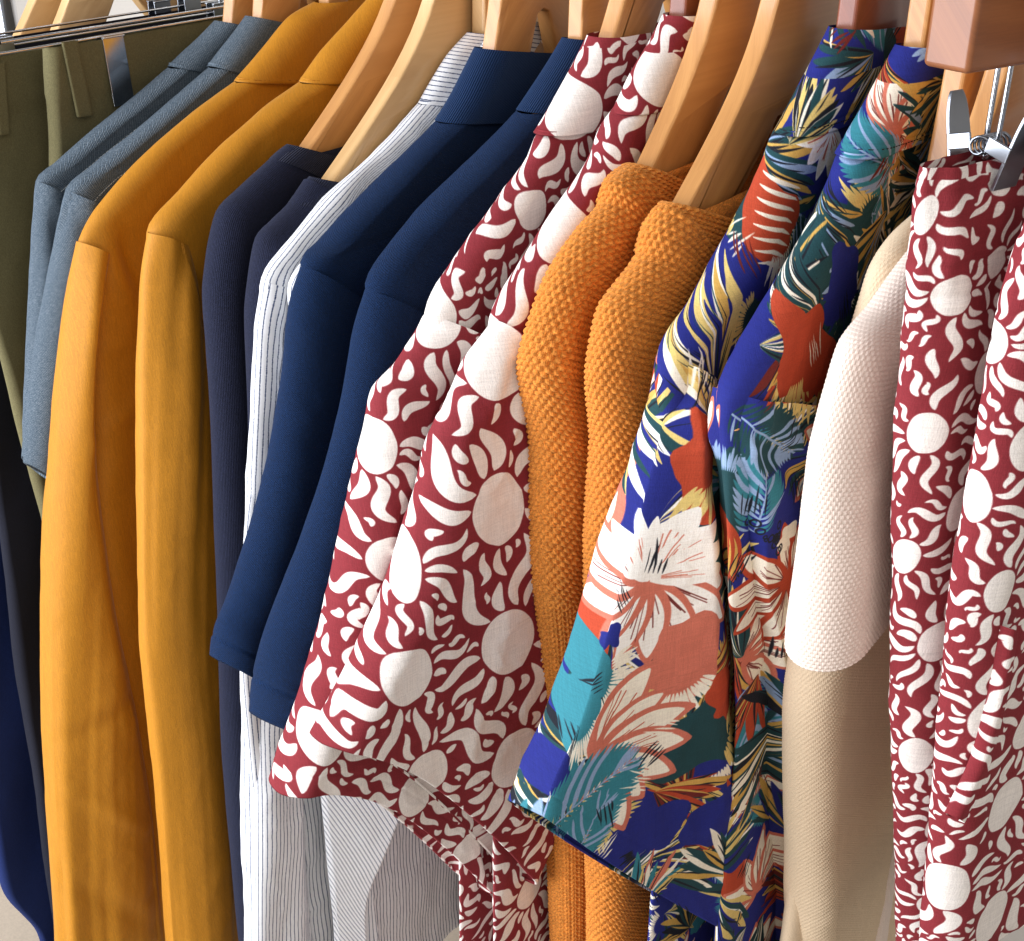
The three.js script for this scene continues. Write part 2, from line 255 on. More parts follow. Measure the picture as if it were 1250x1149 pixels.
function sunPrint(pens, R0, spacing, seed, wide = 1) {         // pens: [{pen, suns:[[px,py,rpx,aspect]]}]
  seedState = seed;
  return canvas(PRINT.cw, PRINT.ch, (g, w, h) => {
    g.fillStyle = '#832a31'; g.fillRect(0, 0, w, h);
    const S = w / PRINT.w, suns = [];
    for (const { pen, suns: list } of pens) for (const [px, py, rp, asp = 1.15] of list) {
      const c = pen.at(px, py), e = pen.at(px + 0.1, py), k = Math.hypot(e[0] - c[0], e[1] - c[1]) / 0.1, e2 = pen.at(px, py + 0.1), k2 = Math.hypot(e2[0] - c[0], e2[1] - c[1]) / 0.1;
      suns.push([c[0], c[1], rp * k * wide * 0.9, rp * asp * k2 * 0.9]);
    }
    const min = spacing * S;
    for (let k = 0; k < 6000; k++) { const x = rnd() * w, y = rnd() * h; if (suns.every((s) => Math.hypot(Math.min(Math.abs(s[0] - x), w - Math.abs(s[0] - x)), Math.min(Math.abs(s[1] - y), h - Math.abs(s[1] - y))) > min)) suns.push([x, y, R0 * S * rr(0.88, 1.05), R0 * S * rr(0.95, 1.15)]); }
    const cream = '#efe9e2', q = 3, gw = Math.ceil(w / q), gh = Math.ceil(h / q), occ = new Uint8Array(gw * gh), m = R0 * S * 0.062;
    const mark = (x, y, rx, ry = rx) => { for (let Y = Math.max(0, Math.floor((y - ry) / q)); Y <= Math.min(gh - 1, (y + ry) / q); Y++) for (let X = Math.max(0, Math.floor((x - rx) / q)); X <= Math.min(gw - 1, (x + rx) / q); X++) if (((X * q - x) / rx) ** 2 + ((Y * q - y) / ry) ** 2 <= 1) occ[Y * gw + X] = 1; };
    const free = (x, y, rad) => { for (let k = 0; k < 9; k++) { const X = Math.round((x + (k ? Math.cos(k / 8 * TAU) * rad : 0)) / q), Y = Math.round((y + (k ? Math.sin(k / 8 * TAU) * rad : 0)) / q); if (X >= 0 && Y >= 0 && X < gw && Y < gh && occ[Y * gw + X]) return false; } return true; };
    const flame = (x, y, a, maxLen, wd, minLen) => {            // wavy leaf grown until it meets something printed already
      const bend = rr(-0.5, 0.5), amp = wd * rr(0.32, 0.6) * (rnd() < 0.5 ? -1 : 1), freq = rr(5, 7.6), N = 22;
      const at = (d) => { const t = d / maxLen, b = a + bend * t, o = amp * Math.sin(t * freq); return [x + Math.cos(a + bend * t * 0.5) * d - Math.sin(b) * o, y + Math.sin(a + bend * t * 0.5) * d + Math.cos(b) * o]; };
      let len = 0; for (let d = maxLen * 0.06; d <= maxLen; d += maxLen / 26) { if (!free(...at(d), wd * 0.42 * Math.min(1, 0.35 + d / maxLen * 4))) break; len = d; }
      if (len < minLen) return false;
      const l = [], r = [], W2 = Math.min(wd, len * 0.62);
      for (let k = 0; k <= N; k++) { const t = k / N, p = at(len * t), p2 = at(len * t + 0.5), l2 = Math.hypot(p2[0] - p[0], p2[1] - p[1]) || 1, nx = -(p2[1] - p[1]) / l2, ny = (p2[0] - p[0]) / l2, hw = W2 * 0.5 * Math.pow(Math.sin(Math.PI * Math.pow(clamp(t, 0.001, 0.999), 0.85)), 0.62); l.push([p[0] + nx * hw, p[1] + ny * hw]); r.push([p[0] - nx * hw, p[1] - ny * hw]); mark(...p, hw + m); }
      g.beginPath(); g.moveTo(...l[0]); for (const p of l) g.lineTo(...p); for (const p of r.reverse()) g.lineTo(...p); g.closePath(); g.fillStyle = cream; g.fill(); return true;
    };
    suns.forEach((s, si) => { blob(g, s[0], s[1], s[2], s[3], rr(-0.2, 0.2), cream, 0.05, si + 1); mark(s[0], s[1], s[2] + m * 1.3, s[3] + m * 1.3); });
    const rays = [];
    suns.forEach((s) => { const n = 16, off = rnd() * TAU; for (let i = 0; i < n; i++) rays.push([s, off + (i + rr(-0.18, 0.18)) / n * TAU, rnd()]); });
    rays.sort((a, b) => a[2] - b[2]);
    for (const [s, a] of rays) { const ca = Math.cos(a), sn = Math.sin(a), re = 1 / Math.hypot(ca / s[2], sn / s[3]), rm = (s[2] + s[3]) / 2; const aa = a + rr(-0.15, 0.15), ml = rm * rr(1.5, 2.4), fx = s[0] + ca * (re + m * 1.6), fy = s[1] + sn * (re + m * 1.6); flame(fx, fy, aa, ml, rm * rr(0.4, 0.52), rm * 0.85) || flame(fx, fy, aa, ml * 0.8, rm * 0.34, rm * 0.6) || flame(fx, fy, aa, ml * 0.6, rm * 0.3, rm * 0.42); }
    for (const c of [0.42, 0.34, 0.28, 0.23]) for (let k = 0; k < 7000; k++) {      // shorter flames in what is left of the ground
      const x = rnd() * w, y = rnd() * h; if (!free(x, y, R0 * S * c * 0.5)) continue;
      let best = suns[0], bd = 1e9; for (const s of suns) { const d = Math.hypot(s[0] - x, s[1] - y); if (d < bd) { bd = d; best = s; } }
      const a = Math.atan2(y - best[1], x - best[0]) + rr(-0.4, 0.4), L = R0 * S * rr(1.0, 1.7) * c / 0.4; flame(x - Math.cos(a) * L * 0.3, y - Math.sin(a) * L * 0.3, a, L, R0 * S * c, L * 0.5);
    }
  });
}
const HC = { blue: '#20287a', teal: '#35818f', green: '#1d4348', yellow: '#e0c679', ochre: '#cfa554', red: '#b4452a', coral: '#cf7560', cream: '#f6efdc', white: '#fbf8f0', ink: '#171a24', sky: '#8fa9cc', maroon: '#6d2420' };
function frond(g, x, y, ang, len, spread, n, cols, ink = true) {   // fan of blades from one foot
  const N = Math.round(n * 1.7);
  for (let i = 0; i < N; i++) {
    const a = ang + spread * (i / (N - 1) - 0.5), L = len * rr(0.7, 1.05), c = cols[i % cols.length], b = rr(-0.22, 0.22);
    blade(g, x, y, a, L, L * rr(0.1, 0.16), b, c);
    if (ink) for (let q = 0; q < 2; q++) blade(g, x, y, a + rr(-0.07, 0.07), L * rr(0.55, 1.0), rr(2, 4.5), b, q ? HC.ink : rnd() < 0.5 ? HC.green : HC.ink);
  }
}
function palm(g, x, y, ang, len, c1, c2) {            // feather leaf with a rib and many thin leaflets
  for (let i = 0; i < 22; i++) for (const s of [-1, 1]) { const t = i / 22, px = x + Math.cos(ang) * len * t, py = y + Math.sin(ang) * len * t, L = len * 0.42 * Math.sin(Math.PI * (t * 0.8 + 0.15)); blade(g, px, py, ang + s * lerp(1.15, 0.45, t), L, L * 0.13, -s * 0.3, rnd() < 0.7 ? c1 : c2); }
  g.strokeStyle = c2; g.lineWidth = 3.2; g.beginPath(); g.moveTo(x, y); g.lineTo(x + Math.cos(ang) * len, y + Math.sin(ang) * len); g.stroke();
}
function ragged(g, x, y, r, ang, fill, edge) {        // flat patch, bristled along one side
  blob(g, x, y, r, r * 0.68, ang, fill, 0.5, Math.floor(rnd() * 1000) + 1);
  if (edge) for (let i = 0; i < 16; i++) { const a = ang + lerp(-0.9, 0.9, i / 15); blade(g, x + Math.cos(a) * r * 0.55, y + Math.sin(a) * r * 0.55, a + rr(-0.1, 0.1), r * rr(0.4, 0.75), r * 0.1, 0, edge); }
}
function bloom(g, x, y, R, n, ang, span, pal = [HC.coral, HC.cream, HC.maroon]) {   // petals with dark veins
  for (let i = 0; i < n; i++) {
    const a = ang + span * (n > 1 ? i / (n - 1) - 0.5 : 0), L = R * rr(0.8, 1.05), w = L * rr(0.3, 0.4);
    blade(g, x, y, a, L * 1.05, w * 1.2, 0.2, pal[0]); blade(g, x + Math.cos(a) * L * 0.16, y + Math.sin(a) * L * 0.16, a + 0.03, L * 0.8, w * 0.82, 0.18, pal[1]);
    g.strokeStyle = pal[2]; for (let k = -2; k <= 2; k++) { g.lineWidth = rr(1, 2); const b = a + k * 0.07; g.beginPath(); g.moveTo(x + Math.cos(b) * L * 0.15, y + Math.sin(b) * L * 0.15); g.lineTo(x + Math.cos(b + 0.05) * L * rr(0.4, 0.75), y + Math.sin(b + 0.05) * L * rr(0.4, 0.75)); g.stroke(); }
  }
}
function tropicalPrint(seed, author) {
  seedState = seed;
  return canvas(PRINT.cw, PRINT.ch, (g, w, h) => {
    g.fillStyle = HC.blue; g.fillRect(0, 0, w, h);
    for (let k = 0; k < 70; k++) ragged(g, rnd() * w, rnd() * h, rr(45, 95), rnd() * TAU, [HC.green, HC.blue, HC.red, HC.blue, HC.teal, HC.green][k % 6], [HC.yellow, HC.ink, HC.yellow, HC.cream, HC.ochre, HC.sky][k % 6]);
    const scatter = (n, k0) => {
      for (let k = 0; k < n; k++) {
        const x = rnd() * w, y = rnd() * h, a = rnd() * TAU, q = k0;
        [() => frond(g, x, y, a, rr(110, 190) * q, 1.3, 9, [HC.yellow, HC.green, HC.cream, HC.yellow, HC.blue]), () => bloom(g, x, y, rr(90, 150) * q, 6, a, 2.6), () => palm(g, x, y, a, rr(120, 200) * q, HC.teal, HC.sky), () => frond(g, x, y, a, rr(110, 180) * q, 1.6, 9, [HC.green, HC.ochre, HC.green, HC.sky]), () => frond(g, x, y, a, rr(110, 170) * q, 1.0, 7, [HC.red, HC.ochre, HC.maroon]), () => ragged(g, x, y, rr(30, 55) * q, a, rnd() < 0.5 ? HC.red : HC.green, rnd() < 0.5 ? HC.yellow : HC.ochre)][k % 6]();
      }
    };
    scatter(170, 1.0);
    for (let k = 0; k < 60; k++) frond(g, rnd() * w, rnd() * h, rnd() * TAU, rr(120, 210), rr(0.7, 1.3), 11, k % 3 ? [HC.green, HC.ochre, HC.green, HC.ink, HC.cream, HC.green] : [HC.yellow, HC.blue, HC.green, HC.white]);
    author(g);
    for (let k = 0; k < 90; k++) { const x = rnd() * w, y = rnd() * h, a = rnd() * TAU; for (let q = 0; q < 5; q++) blade(g, x + q * 7 * Math.sin(a), y - q * 7 * Math.cos(a), a + rr(-0.12, 0.12), rr(22, 60), rr(2, 4.5), rr(-0.3, 0.3), k % 3 ? HC.ink : k % 2 ? HC.cream : HC.maroon); }
  });
}
function yarn(c) {                                    // slubby warp and weft threads taking the dye unevenly
  const g = c.getContext('2d'), im = g.getImageData(0, 0, c.width, c.height), d = im.data, w = c.width;
  for (let y = 0; y < c.height; y++) for (let x = 0; x < w; x++) { const k = (y * w + x) * 4, f = 1 + 0.05 * (hash(x, y >> 5, 401) - 0.5) + 0.05 * (hash(x >> 5, y, 402) - 0.5) + 0.06 * (hash(x, y, 403) - 0.5); for (let q = 0; q < 3; q++) d[k + q] = Math.min(255, d[k + q] * f + 6 * (f - 0.97)); }
  g.putImageData(im, 0, 0); return c;
}
const printMat = (c0, mh = PRINT.h) => { const c = yarn(c0); const t = tex(c, PRINT.w, PRINT.h); return fabric(0xffffff, t, plainWeave, 0.00035, 0.82); };

// ---------------------------------------------------------------- room surfaces and rail
const RAIL_Y = 1.83;
{
  const floorTex = dataTex(512, 512, 1.2, 1.2, (x, y, i, j) => { const k = 0.93 + 0.05 * noise(x * 6, y * 6, 301) + 0.06 * (hash(i, j, 302) - 0.5); return [0.80 * k, 0.74 * k, 0.66 * k]; }, true);
  const f = new THREE.Mesh(new THREE.BoxGeometry(5, 0.1, 5), new THREE.MeshStandardMaterial({ map: floorTex, roughness: 0.6 })); f.geometry.attributes.uv.array.forEach((v, i, a) => { a[i] = v * 5; });
  f.position.set(0, -0.05, 0.6); f.name = 'floor'; f.receiveShadow = true; f.userData = { kind: 'structure', label: 'pale stone floor under the clothes rail' }; scene.add(f);
  const wl = new THREE.Mesh(new THREE.BoxGeometry(5, 2.8, 0.1), new THREE.MeshStandardMaterial({ color: new THREE.Color(0.62, 0.58, 0.52), roughness: 0.95, bumpMap: plainWeave, bumpScale: 0.0005 }));
  wl.position.set(0, 1.4, -1.0); wl.name = 'wall'; wl.receiveShadow = true; wl.userData = { kind: 'structure', label: 'plain plastered wall behind the rail' }; scene.add(wl);
  const rk = thing('clothes_rail', 'round steel clothes rail on two upright posts, holding all the hangers', 'clothes rail', [0, 0, 0]);
  const cyl = (a, b, r) => tube([a, [(a[0] + b[0]) / 2, (a[1] + b[1]) / 2, (a[2] + b[2]) / 2], b], r, 4, 20);
  mesh('rail', cyl([-1.1, RAIL_Y, railZ(-1.1)], [0.85, RAIL_Y, railZ(0.85)], 0.0125), MAT.steel, rk);
  for (const x of [-1.1, 0.85]) { mesh('post', cyl([x, 0.03, railZ(x)], [x, RAIL_Y + 0.015, railZ(x)], 0.014), MAT.steel, rk); mesh('foot', new RoundedBoxGeometry(0.05, 0.03, 0.5, 3, 0.008).translate(x, 0.015, railZ(x)), MAT.darkSteel, rk); }
}

// ---------------------------------------------------------------- hangers
const HT = 0.0075, HTOP = 1.705;
function hangerGeo(x, shoulder) {                    // contoured arms that follow the shoulders they carry
  const pl = P(x), ridge = shoulder.map((q) => onPlane(q[0], q[1], pl)).map(([z, y]) => [z - 0.012 - railZ(x), y - 0.013]);
  const z0 = Math.max(ridge[0][0], 0.014), y0 = ridge[0][1], top = [], bez = (a, b, c, d, t) => { const m = 1 - t; return m * m * m * a + 3 * m * m * t * b + 3 * m * t * t * c + t * t * t * d; };
  const zt = Math.min(0.05, z0 - 0.002), dz = z0 - zt;
  for (let k = 0; k <= 16; k++) { const t = k / 16; top.push([bez(zt, zt, zt + dz * 0.28, z0, t), bez(HTOP, lerp(HTOP, y0, 0.45), lerp(HTOP, y0, 0.62), y0, t)]); }
  const rf = spline(ridge), n = ridge.length - 1;
  for (let k = 1; k <= 30; k++) { const p = rf(k / 30 * n); if (p[0] > z0 + 0.002) top.push(p); }
  const low = [];
  for (let k = 0; k < top.length; k++) {
    const a = top[Math.max(0, k - 1)], b = top[Math.min(top.length - 1, k + 1)], dx = b[0] - a[0], dy = b[1] - a[1], l = Math.hypot(dx, dy), d = lerp(0.062, 0.022, k / top.length);
    low.push([top[k][0] + dy / l * d, top[k][1] - dx / l * d]);
  }
  const lo = low.filter((p, k) => p[0] > 0.006 && k > 8).reverse(), sh = new THREE.Shape(), tip = top[top.length - 1];
  const half = [[Math.max(0.008, zt - 0.012), HTOP + 0.006], ...top, [tip[0] + 0.004, tip[1] - 0.008], ...lo];
  sh.moveTo(0, HTOP + 0.012); for (const p of half) sh.lineTo(p[0], p[1]); sh.lineTo(0, lo[lo.length - 1][1] + 0.003);
  for (const p of half.slice().reverse()) sh.lineTo(-p[0], p[1]); sh.closePath();
  const g = new THREE.ExtrudeGeometry(sh, { depth: HT * 2 - 0.006, bevelEnabled: true, bevelThickness: 0.003, bevelSize: 0.003, bevelOffset: -0.003, bevelSegments: 4, curveSegments: 8 });
  g.translate(0, 0, -HT + 0.003); g.rotateY(-Math.PI / 2);
  const u = g.attributes.uv, p = g.attributes.position, o = hash(Math.round(x * 1000), 3, 5);
  for (let i = 0; i < p.count; i++) u.setXY(i, (p.getY(i) * 0.75 + Math.abs(p.getZ(i)) * 0.66) + p.getX(i) + o, Math.abs(p.getZ(i)) * 0.75 - p.getY(i) * 0.66 + o);
  return toCreasedNormals(g, 0.6);
}
function hookGeo(y0) {
  const pts = [[0, y0 - 0.01, 0], [0, y0 + 0.02, 0], [0, RAIL_Y - 0.03, -0.001]];
  const R = 0.0155; for (let k = -2; k <= 9; k++) { const a = k / 9 * Math.PI * 1.08; pts.push([0, RAIL_Y + Math.sin(a) * R, -Math.cos(a) * R * 1]); }
  return tube(pts, 0.0017, 80, 8);
}
const hookShared = hookGeo(HTOP);
function hanger(x, mat, label, shoulder) {
  const t = thing('wooden_hanger', label, 'hanger', [x, HTOP - 0.15, railZ(x)], 'wooden hangers along the rail');
  const a = new THREE.Mesh(hangerGeo(x, shoulder), mat); a.name = 'arm'; a.position.set(0, -(HTOP - 0.15), 0); a.castShadow = a.receiveShadow = true; t.add(a);
  const h = new THREE.Mesh(hookShared, MAT.steel); h.name = 'hook'; h.position.copy(a.position); h.castShadow = h.receiveShadow = true; t.add(h);
  return t;
}

// ---------------------------------------------------------------- garments
const HEM = 0.64;
function garment(name, label, category, x, group) { return thing(name, label, category, [x, HEM, 0], group); }

// --- far left: four pairs of trousers on clip hangers
function clip(t, x, z, y, mat = MAT.steel, w = 0.016, h = 0.042) {
  for (const s of [-1, 1]) {
    const c = mesh('clip_plate', new RoundedBoxGeometry(0.0016, h, w, 2, 0.0007).rotateZ(s * 0.07).translate(x + s * 0.0065, y - h * 0.3, z), mat, t);
    sub('bent_lip', new RoundedBoxGeometry(0.004, 0.0016, w, 2, 0.0006).translate(x + s * 0.0055, y + h * 0.2, z), mat, c);
  }
}
const trouserSpec = [
  ['navy_trousers', 'deep blue trousers hanging last on the rail, behind the black pair', -0.73, MAT.navyTrouser, [[-105, 66], [-95, 200], [-85, 400], [-60, 700], [-25, 950], [0, 1090], [42, 1150], [60, 1260]], 31],
  ['black_trousers', 'near-black trousers showing beside the plain olive pair', -0.68, MAT.black, [[-80, 62], [-75, 200], [-45, 400], [-20, 560], [5, 740], [32, 930], [60, 1120], [75, 1260]], 32],
  ['olive_trousers', 'olive cotton trousers hanging next to the black pair', -0.635, MAT.olive, [[-60, 76], [-58, 140], [-50, 240], [-25, 380], [2, 470], [44, 628], [70, 760], [110, 900]], 33],
  ['olive_trousers', 'olive cotton trousers with belt loop in a polished steel clip, beside the denim shirts', -0.588, MAT.olive, [[50, 58], [52, 110], [55, 160], [56, 215], [50, 330], [60, 480], [75, 640], [100, 800]], 34],
];
for (const [name, label, x, mat, L, seed] of trouserSpec) {
  const t = garment(name, label, 'trousers', x, name === 'olive_trousers' ? 'olive trousers' : undefined);
  const pl = P(x), z0 = onPlane(...L[0], pl);
  const b = mesh('leg_front', cloth({ name, plane: pl, L, T: 0.0105, r: 0.008, mirror: true, seed, wobble: 0.002, wf: 12, prof: (q, D, v) => 1, relief: (u, v) => -0.0011 * Math.exp(-(((v - 0.048) / 0.0022) ** 2)) - 0.0018 * smooth(0.046, 0.05, v) + 0.002 * Math.sin(u * 60 + v * 22) * smooth(0.07, 0.2, v) }), mat, t);
  b.name = 'legs';
  if (name === 'olive_trousers') {
    const loop = (a, bb, w) => { const g = cloth({ plane: P(x + 0.0125), exact: true, L: [a, [(a[0] + bb[0]) / 2, (a[1] + bb[1]) / 2], bb], R: [[a[0] + w, a[1] - 3], [(a[0] + bb[0]) / 2 + w, (a[1] + bb[1]) / 2 - 2], [bb[0] + w, bb[1] - 2]], T: 0.002, r: 0.0015, closeR: true, nv: 24, nu: 8, nr: 3, wobble: 0.0004, hem: true, hemT: 0.0016 }); return mesh('belt_loop', g, mat, t); };
    if (seed === 34) loop([75, 52], [94, 143], 20); else loop([-8, 78], [-2, 165], 14);
  }
  // clip hanger: bar, hook, two clips
  const h = thing('clip_hanger', 'steel wire hanger with clips gripping ' + ({ 31: 'the deep blue trousers', 32: 'the near-black trousers', 33: 'the olive trousers next to the black pair', 34: 'the olive trousers beside the denim shirts' })[seed], 'hanger', [x, z0[1], railZ(x)], 'steel clip hangers');
  const wy = seed === 34 ? onPlane(120, 33, pl)[1] : z0[1] + 0.006, zc = 0.15;
  mesh('bar', tube([[x, wy, -0.25], [x, wy, 0], [x, wy, 0.16]], seed === 34 ? 0.0016 : 0.0011, 8, 8), MAT.steel, h);
  if (seed === 34) mesh('bar', tube([[x + 0.004, wy - 0.008, -0.185], [x + 0.004, wy - 0.008, 0], [x + 0.004, wy - 0.008, zc + 0.03], [x + 0.004, wy + 0.004, zc + 0.038], [x + 0.003, wy + 0.06, zc + 0.045]], 0.0015, 40, 8), MAT.steel, h);
  const hk = tube([[x, wy, railZ(x)], [x, wy + 0.05, railZ(x)], [x, RAIL_Y - 0.03, railZ(x)], ...Array.from({ length: 10 }, (_, k) => { const a = (k - 1) / 9 * Math.PI * 1.1; return [x, RAIL_Y + Math.sin(a) * 0.0155, railZ(x) - Math.cos(a) * 0.0155]; })], 0.0018, 60, 8);
  mesh('hook', hk, MAT.steel, h);
  if (seed === 34) { const c = onPlane(142, 62, P(x + 0.013)); clip(h, x + 0.0055, c[0], c[1], MAT.steel, 0.024, 0.062); } else clip(h, x, z0[0] - 0.05, z0[1] + 0.004, MAT.darkSteel, 0.024, 0.05);
  clip(h, x, -0.13, z0[1] + 0.006, MAT.darkSteel, 0.022, 0.045);
}

// --- two charcoal jumpers on pale hangers at the far end, behind the trousers
[[-0.80, [[28, 74], [-30, 118], [-70, 160], [-100, 210]], 'charcoal jumper on a pale hanger behind the deep blue trousers'], [-0.86, [[-10, 60], [-60, 100], [-100, 150], [-130, 200]], 'charcoal jumper at the far end of the rail']].forEach(([x, sh, label], i) => {
  const t = garment('charcoal_jumper', label, 'jumper', x, 'charcoal jumpers'), pl = P(x);
  const b = mesh('body', cloth({ name: 'ch', plane: pl, L: [...sh, [-100 - i * 40, 400], [-90 - i * 40, 800], [-80 - i * 40, 1100]], T: 0.015, r: 0.022, mirror: true, seed: 301 + i, uv: 'grain' }), MAT.charcoal, t);
  hanger(x, MAT.pale, 'wooden hanger in the charcoal jumper ' + (i ? 'at the far end of the rail' : 'behind the deep blue trousers'), sh);
});
// raglan sleeves: inner ends of the rows along the shoulder
const raglan = (sh, a, b) => sh.map((q, k) => [lerp(a[0], b[0], k / sh.length), lerp(a[1], b[1], k / sh.length)]);
// shared body builder: shoulder line continued down the side seam to the hem
function shirtBody(t, o) {
  const pl = o.plane, tip = onPlane(...o.shoulder[o.shoulder.length - 1], pl);
  const side = Array.isArray(o.side) ? onPlane(...o.side, pl)[0] : o.side ?? tip[0] - 0.03;
  const ins = o.inset ?? 0; tip[0] -= ins; tip[1] -= ins;
  const L = [...[...(o.neck ? [o.neck] : []), ...o.shoulder].map((q) => { const p = onPlane(...q, pl); return [p[0] - ins, p[1] - ins, 0]; }), [lerp(tip[0], side, 0.15), tip[1] - 0.05, 0], [lerp(tip[0], side, 0.5), tip[1] - 0.15, 0], [side, tip[1] - 0.32, 0], [side + 0.005, o.hemY ?? HEM, 0]];
  return mesh('body', cloth({ nv: 150, nu: 60, wobble: 0.0016, hem: true, ...o, L, R: undefined, mirror: true, name: o.name }), o.mat, t);
}

// --- two chambray shirts
[[-0.54, [[205, 84], [160, 122], [110, 162], [66, 200], [40, 226]], [[40, 224], [34, 280], [31, 350], [28, 430], [25, 500], [24, 562]], [[75, 238], [75, 290], [72, 360], [66, 440], [60, 510], [62, 588]], [[262, 26], [240, 48], [220, 66], [204, 82]], [[300, 32], [285, 55], [262, 80], [250, 90]], 'short-sleeved grey-blue chambray shirt beside the olive trousers'],
 [-0.497, [[255, 84], [215, 118], [160, 165], [110, 205], [77, 238]], [[77, 236], [63, 300], [48, 370], [36, 440], [28, 510], [24, 570]], [[140, 260], [130, 320], [118, 390], [108, 460], [102, 530], [98, 604]], [[299, 20], [285, 40], [268, 62], [253, 82]], [[345, 28], [325, 52], [300, 78], [286, 90]], 'short-sleeved grey-blue chambray shirt tucked against the mustard shirt'],
].forEach(([x, sh, SL, SR, CL, CR, label], i) => {
  const t = garment('chambray_shirt', label, 'shirt', x, 'grey-blue chambray shirts'), pl = P(x);
  const den = shirtBody(t, { name: 'den', crumple: 0.001, plane: pl, shoulder: sh, T: 0.0125, r: 0.02, seed: 41 + i, mat: MAT.chambray, uv: 'grain', relief: (u, v, tt) => -0.0009 * smooth(0.024, 0.0255, u) * (tt < 0.42 ? 1 : 0) });
  stitches(den, sh.map(([a, b], k) => [a + 26 - k * 2, b + 12]), pl, MAT.thread);
  mesh('sleeve', cloth({ name: 'dens', crumple: 0.0012, plane: P(x, -0.1), L: SL, R: SR, T: [0.0145, 0.016, 0.017, 0.018, 0.018, 0.017], r: 0.014, seed: 45 + i, uv: 'grain', hem: true, closeR: true, wobble: 0.0018, folds: [[[50 + i * 30, 245], [60 + i * 30, 300], 0.01, -0.004]], relief: (u, v, tt) => -0.0009 * Math.exp(-(((tt - 0.93) / 0.006) ** 2)) }), MAT.chambray, t);
  mesh('collar', cloth({ name: 'denc', plane: pl, L: CL, R: CR, T: [0.0138, 0.0142, 0.0146, 0.0148], r: 0.02, seed: 47 + i, uv: 'grain', hem: true, nv: 50, nu: 24, wobble: 0.0007 }), MAT.chambray, t);
  hanger(x, MAT.beech, 'wooden hanger inside the ' + (i ? 'chambray shirt tucked against the mustard shirt' : 'chambray shirt beside the olive trousers'), [...CL, ...sh.slice(1)]);
});

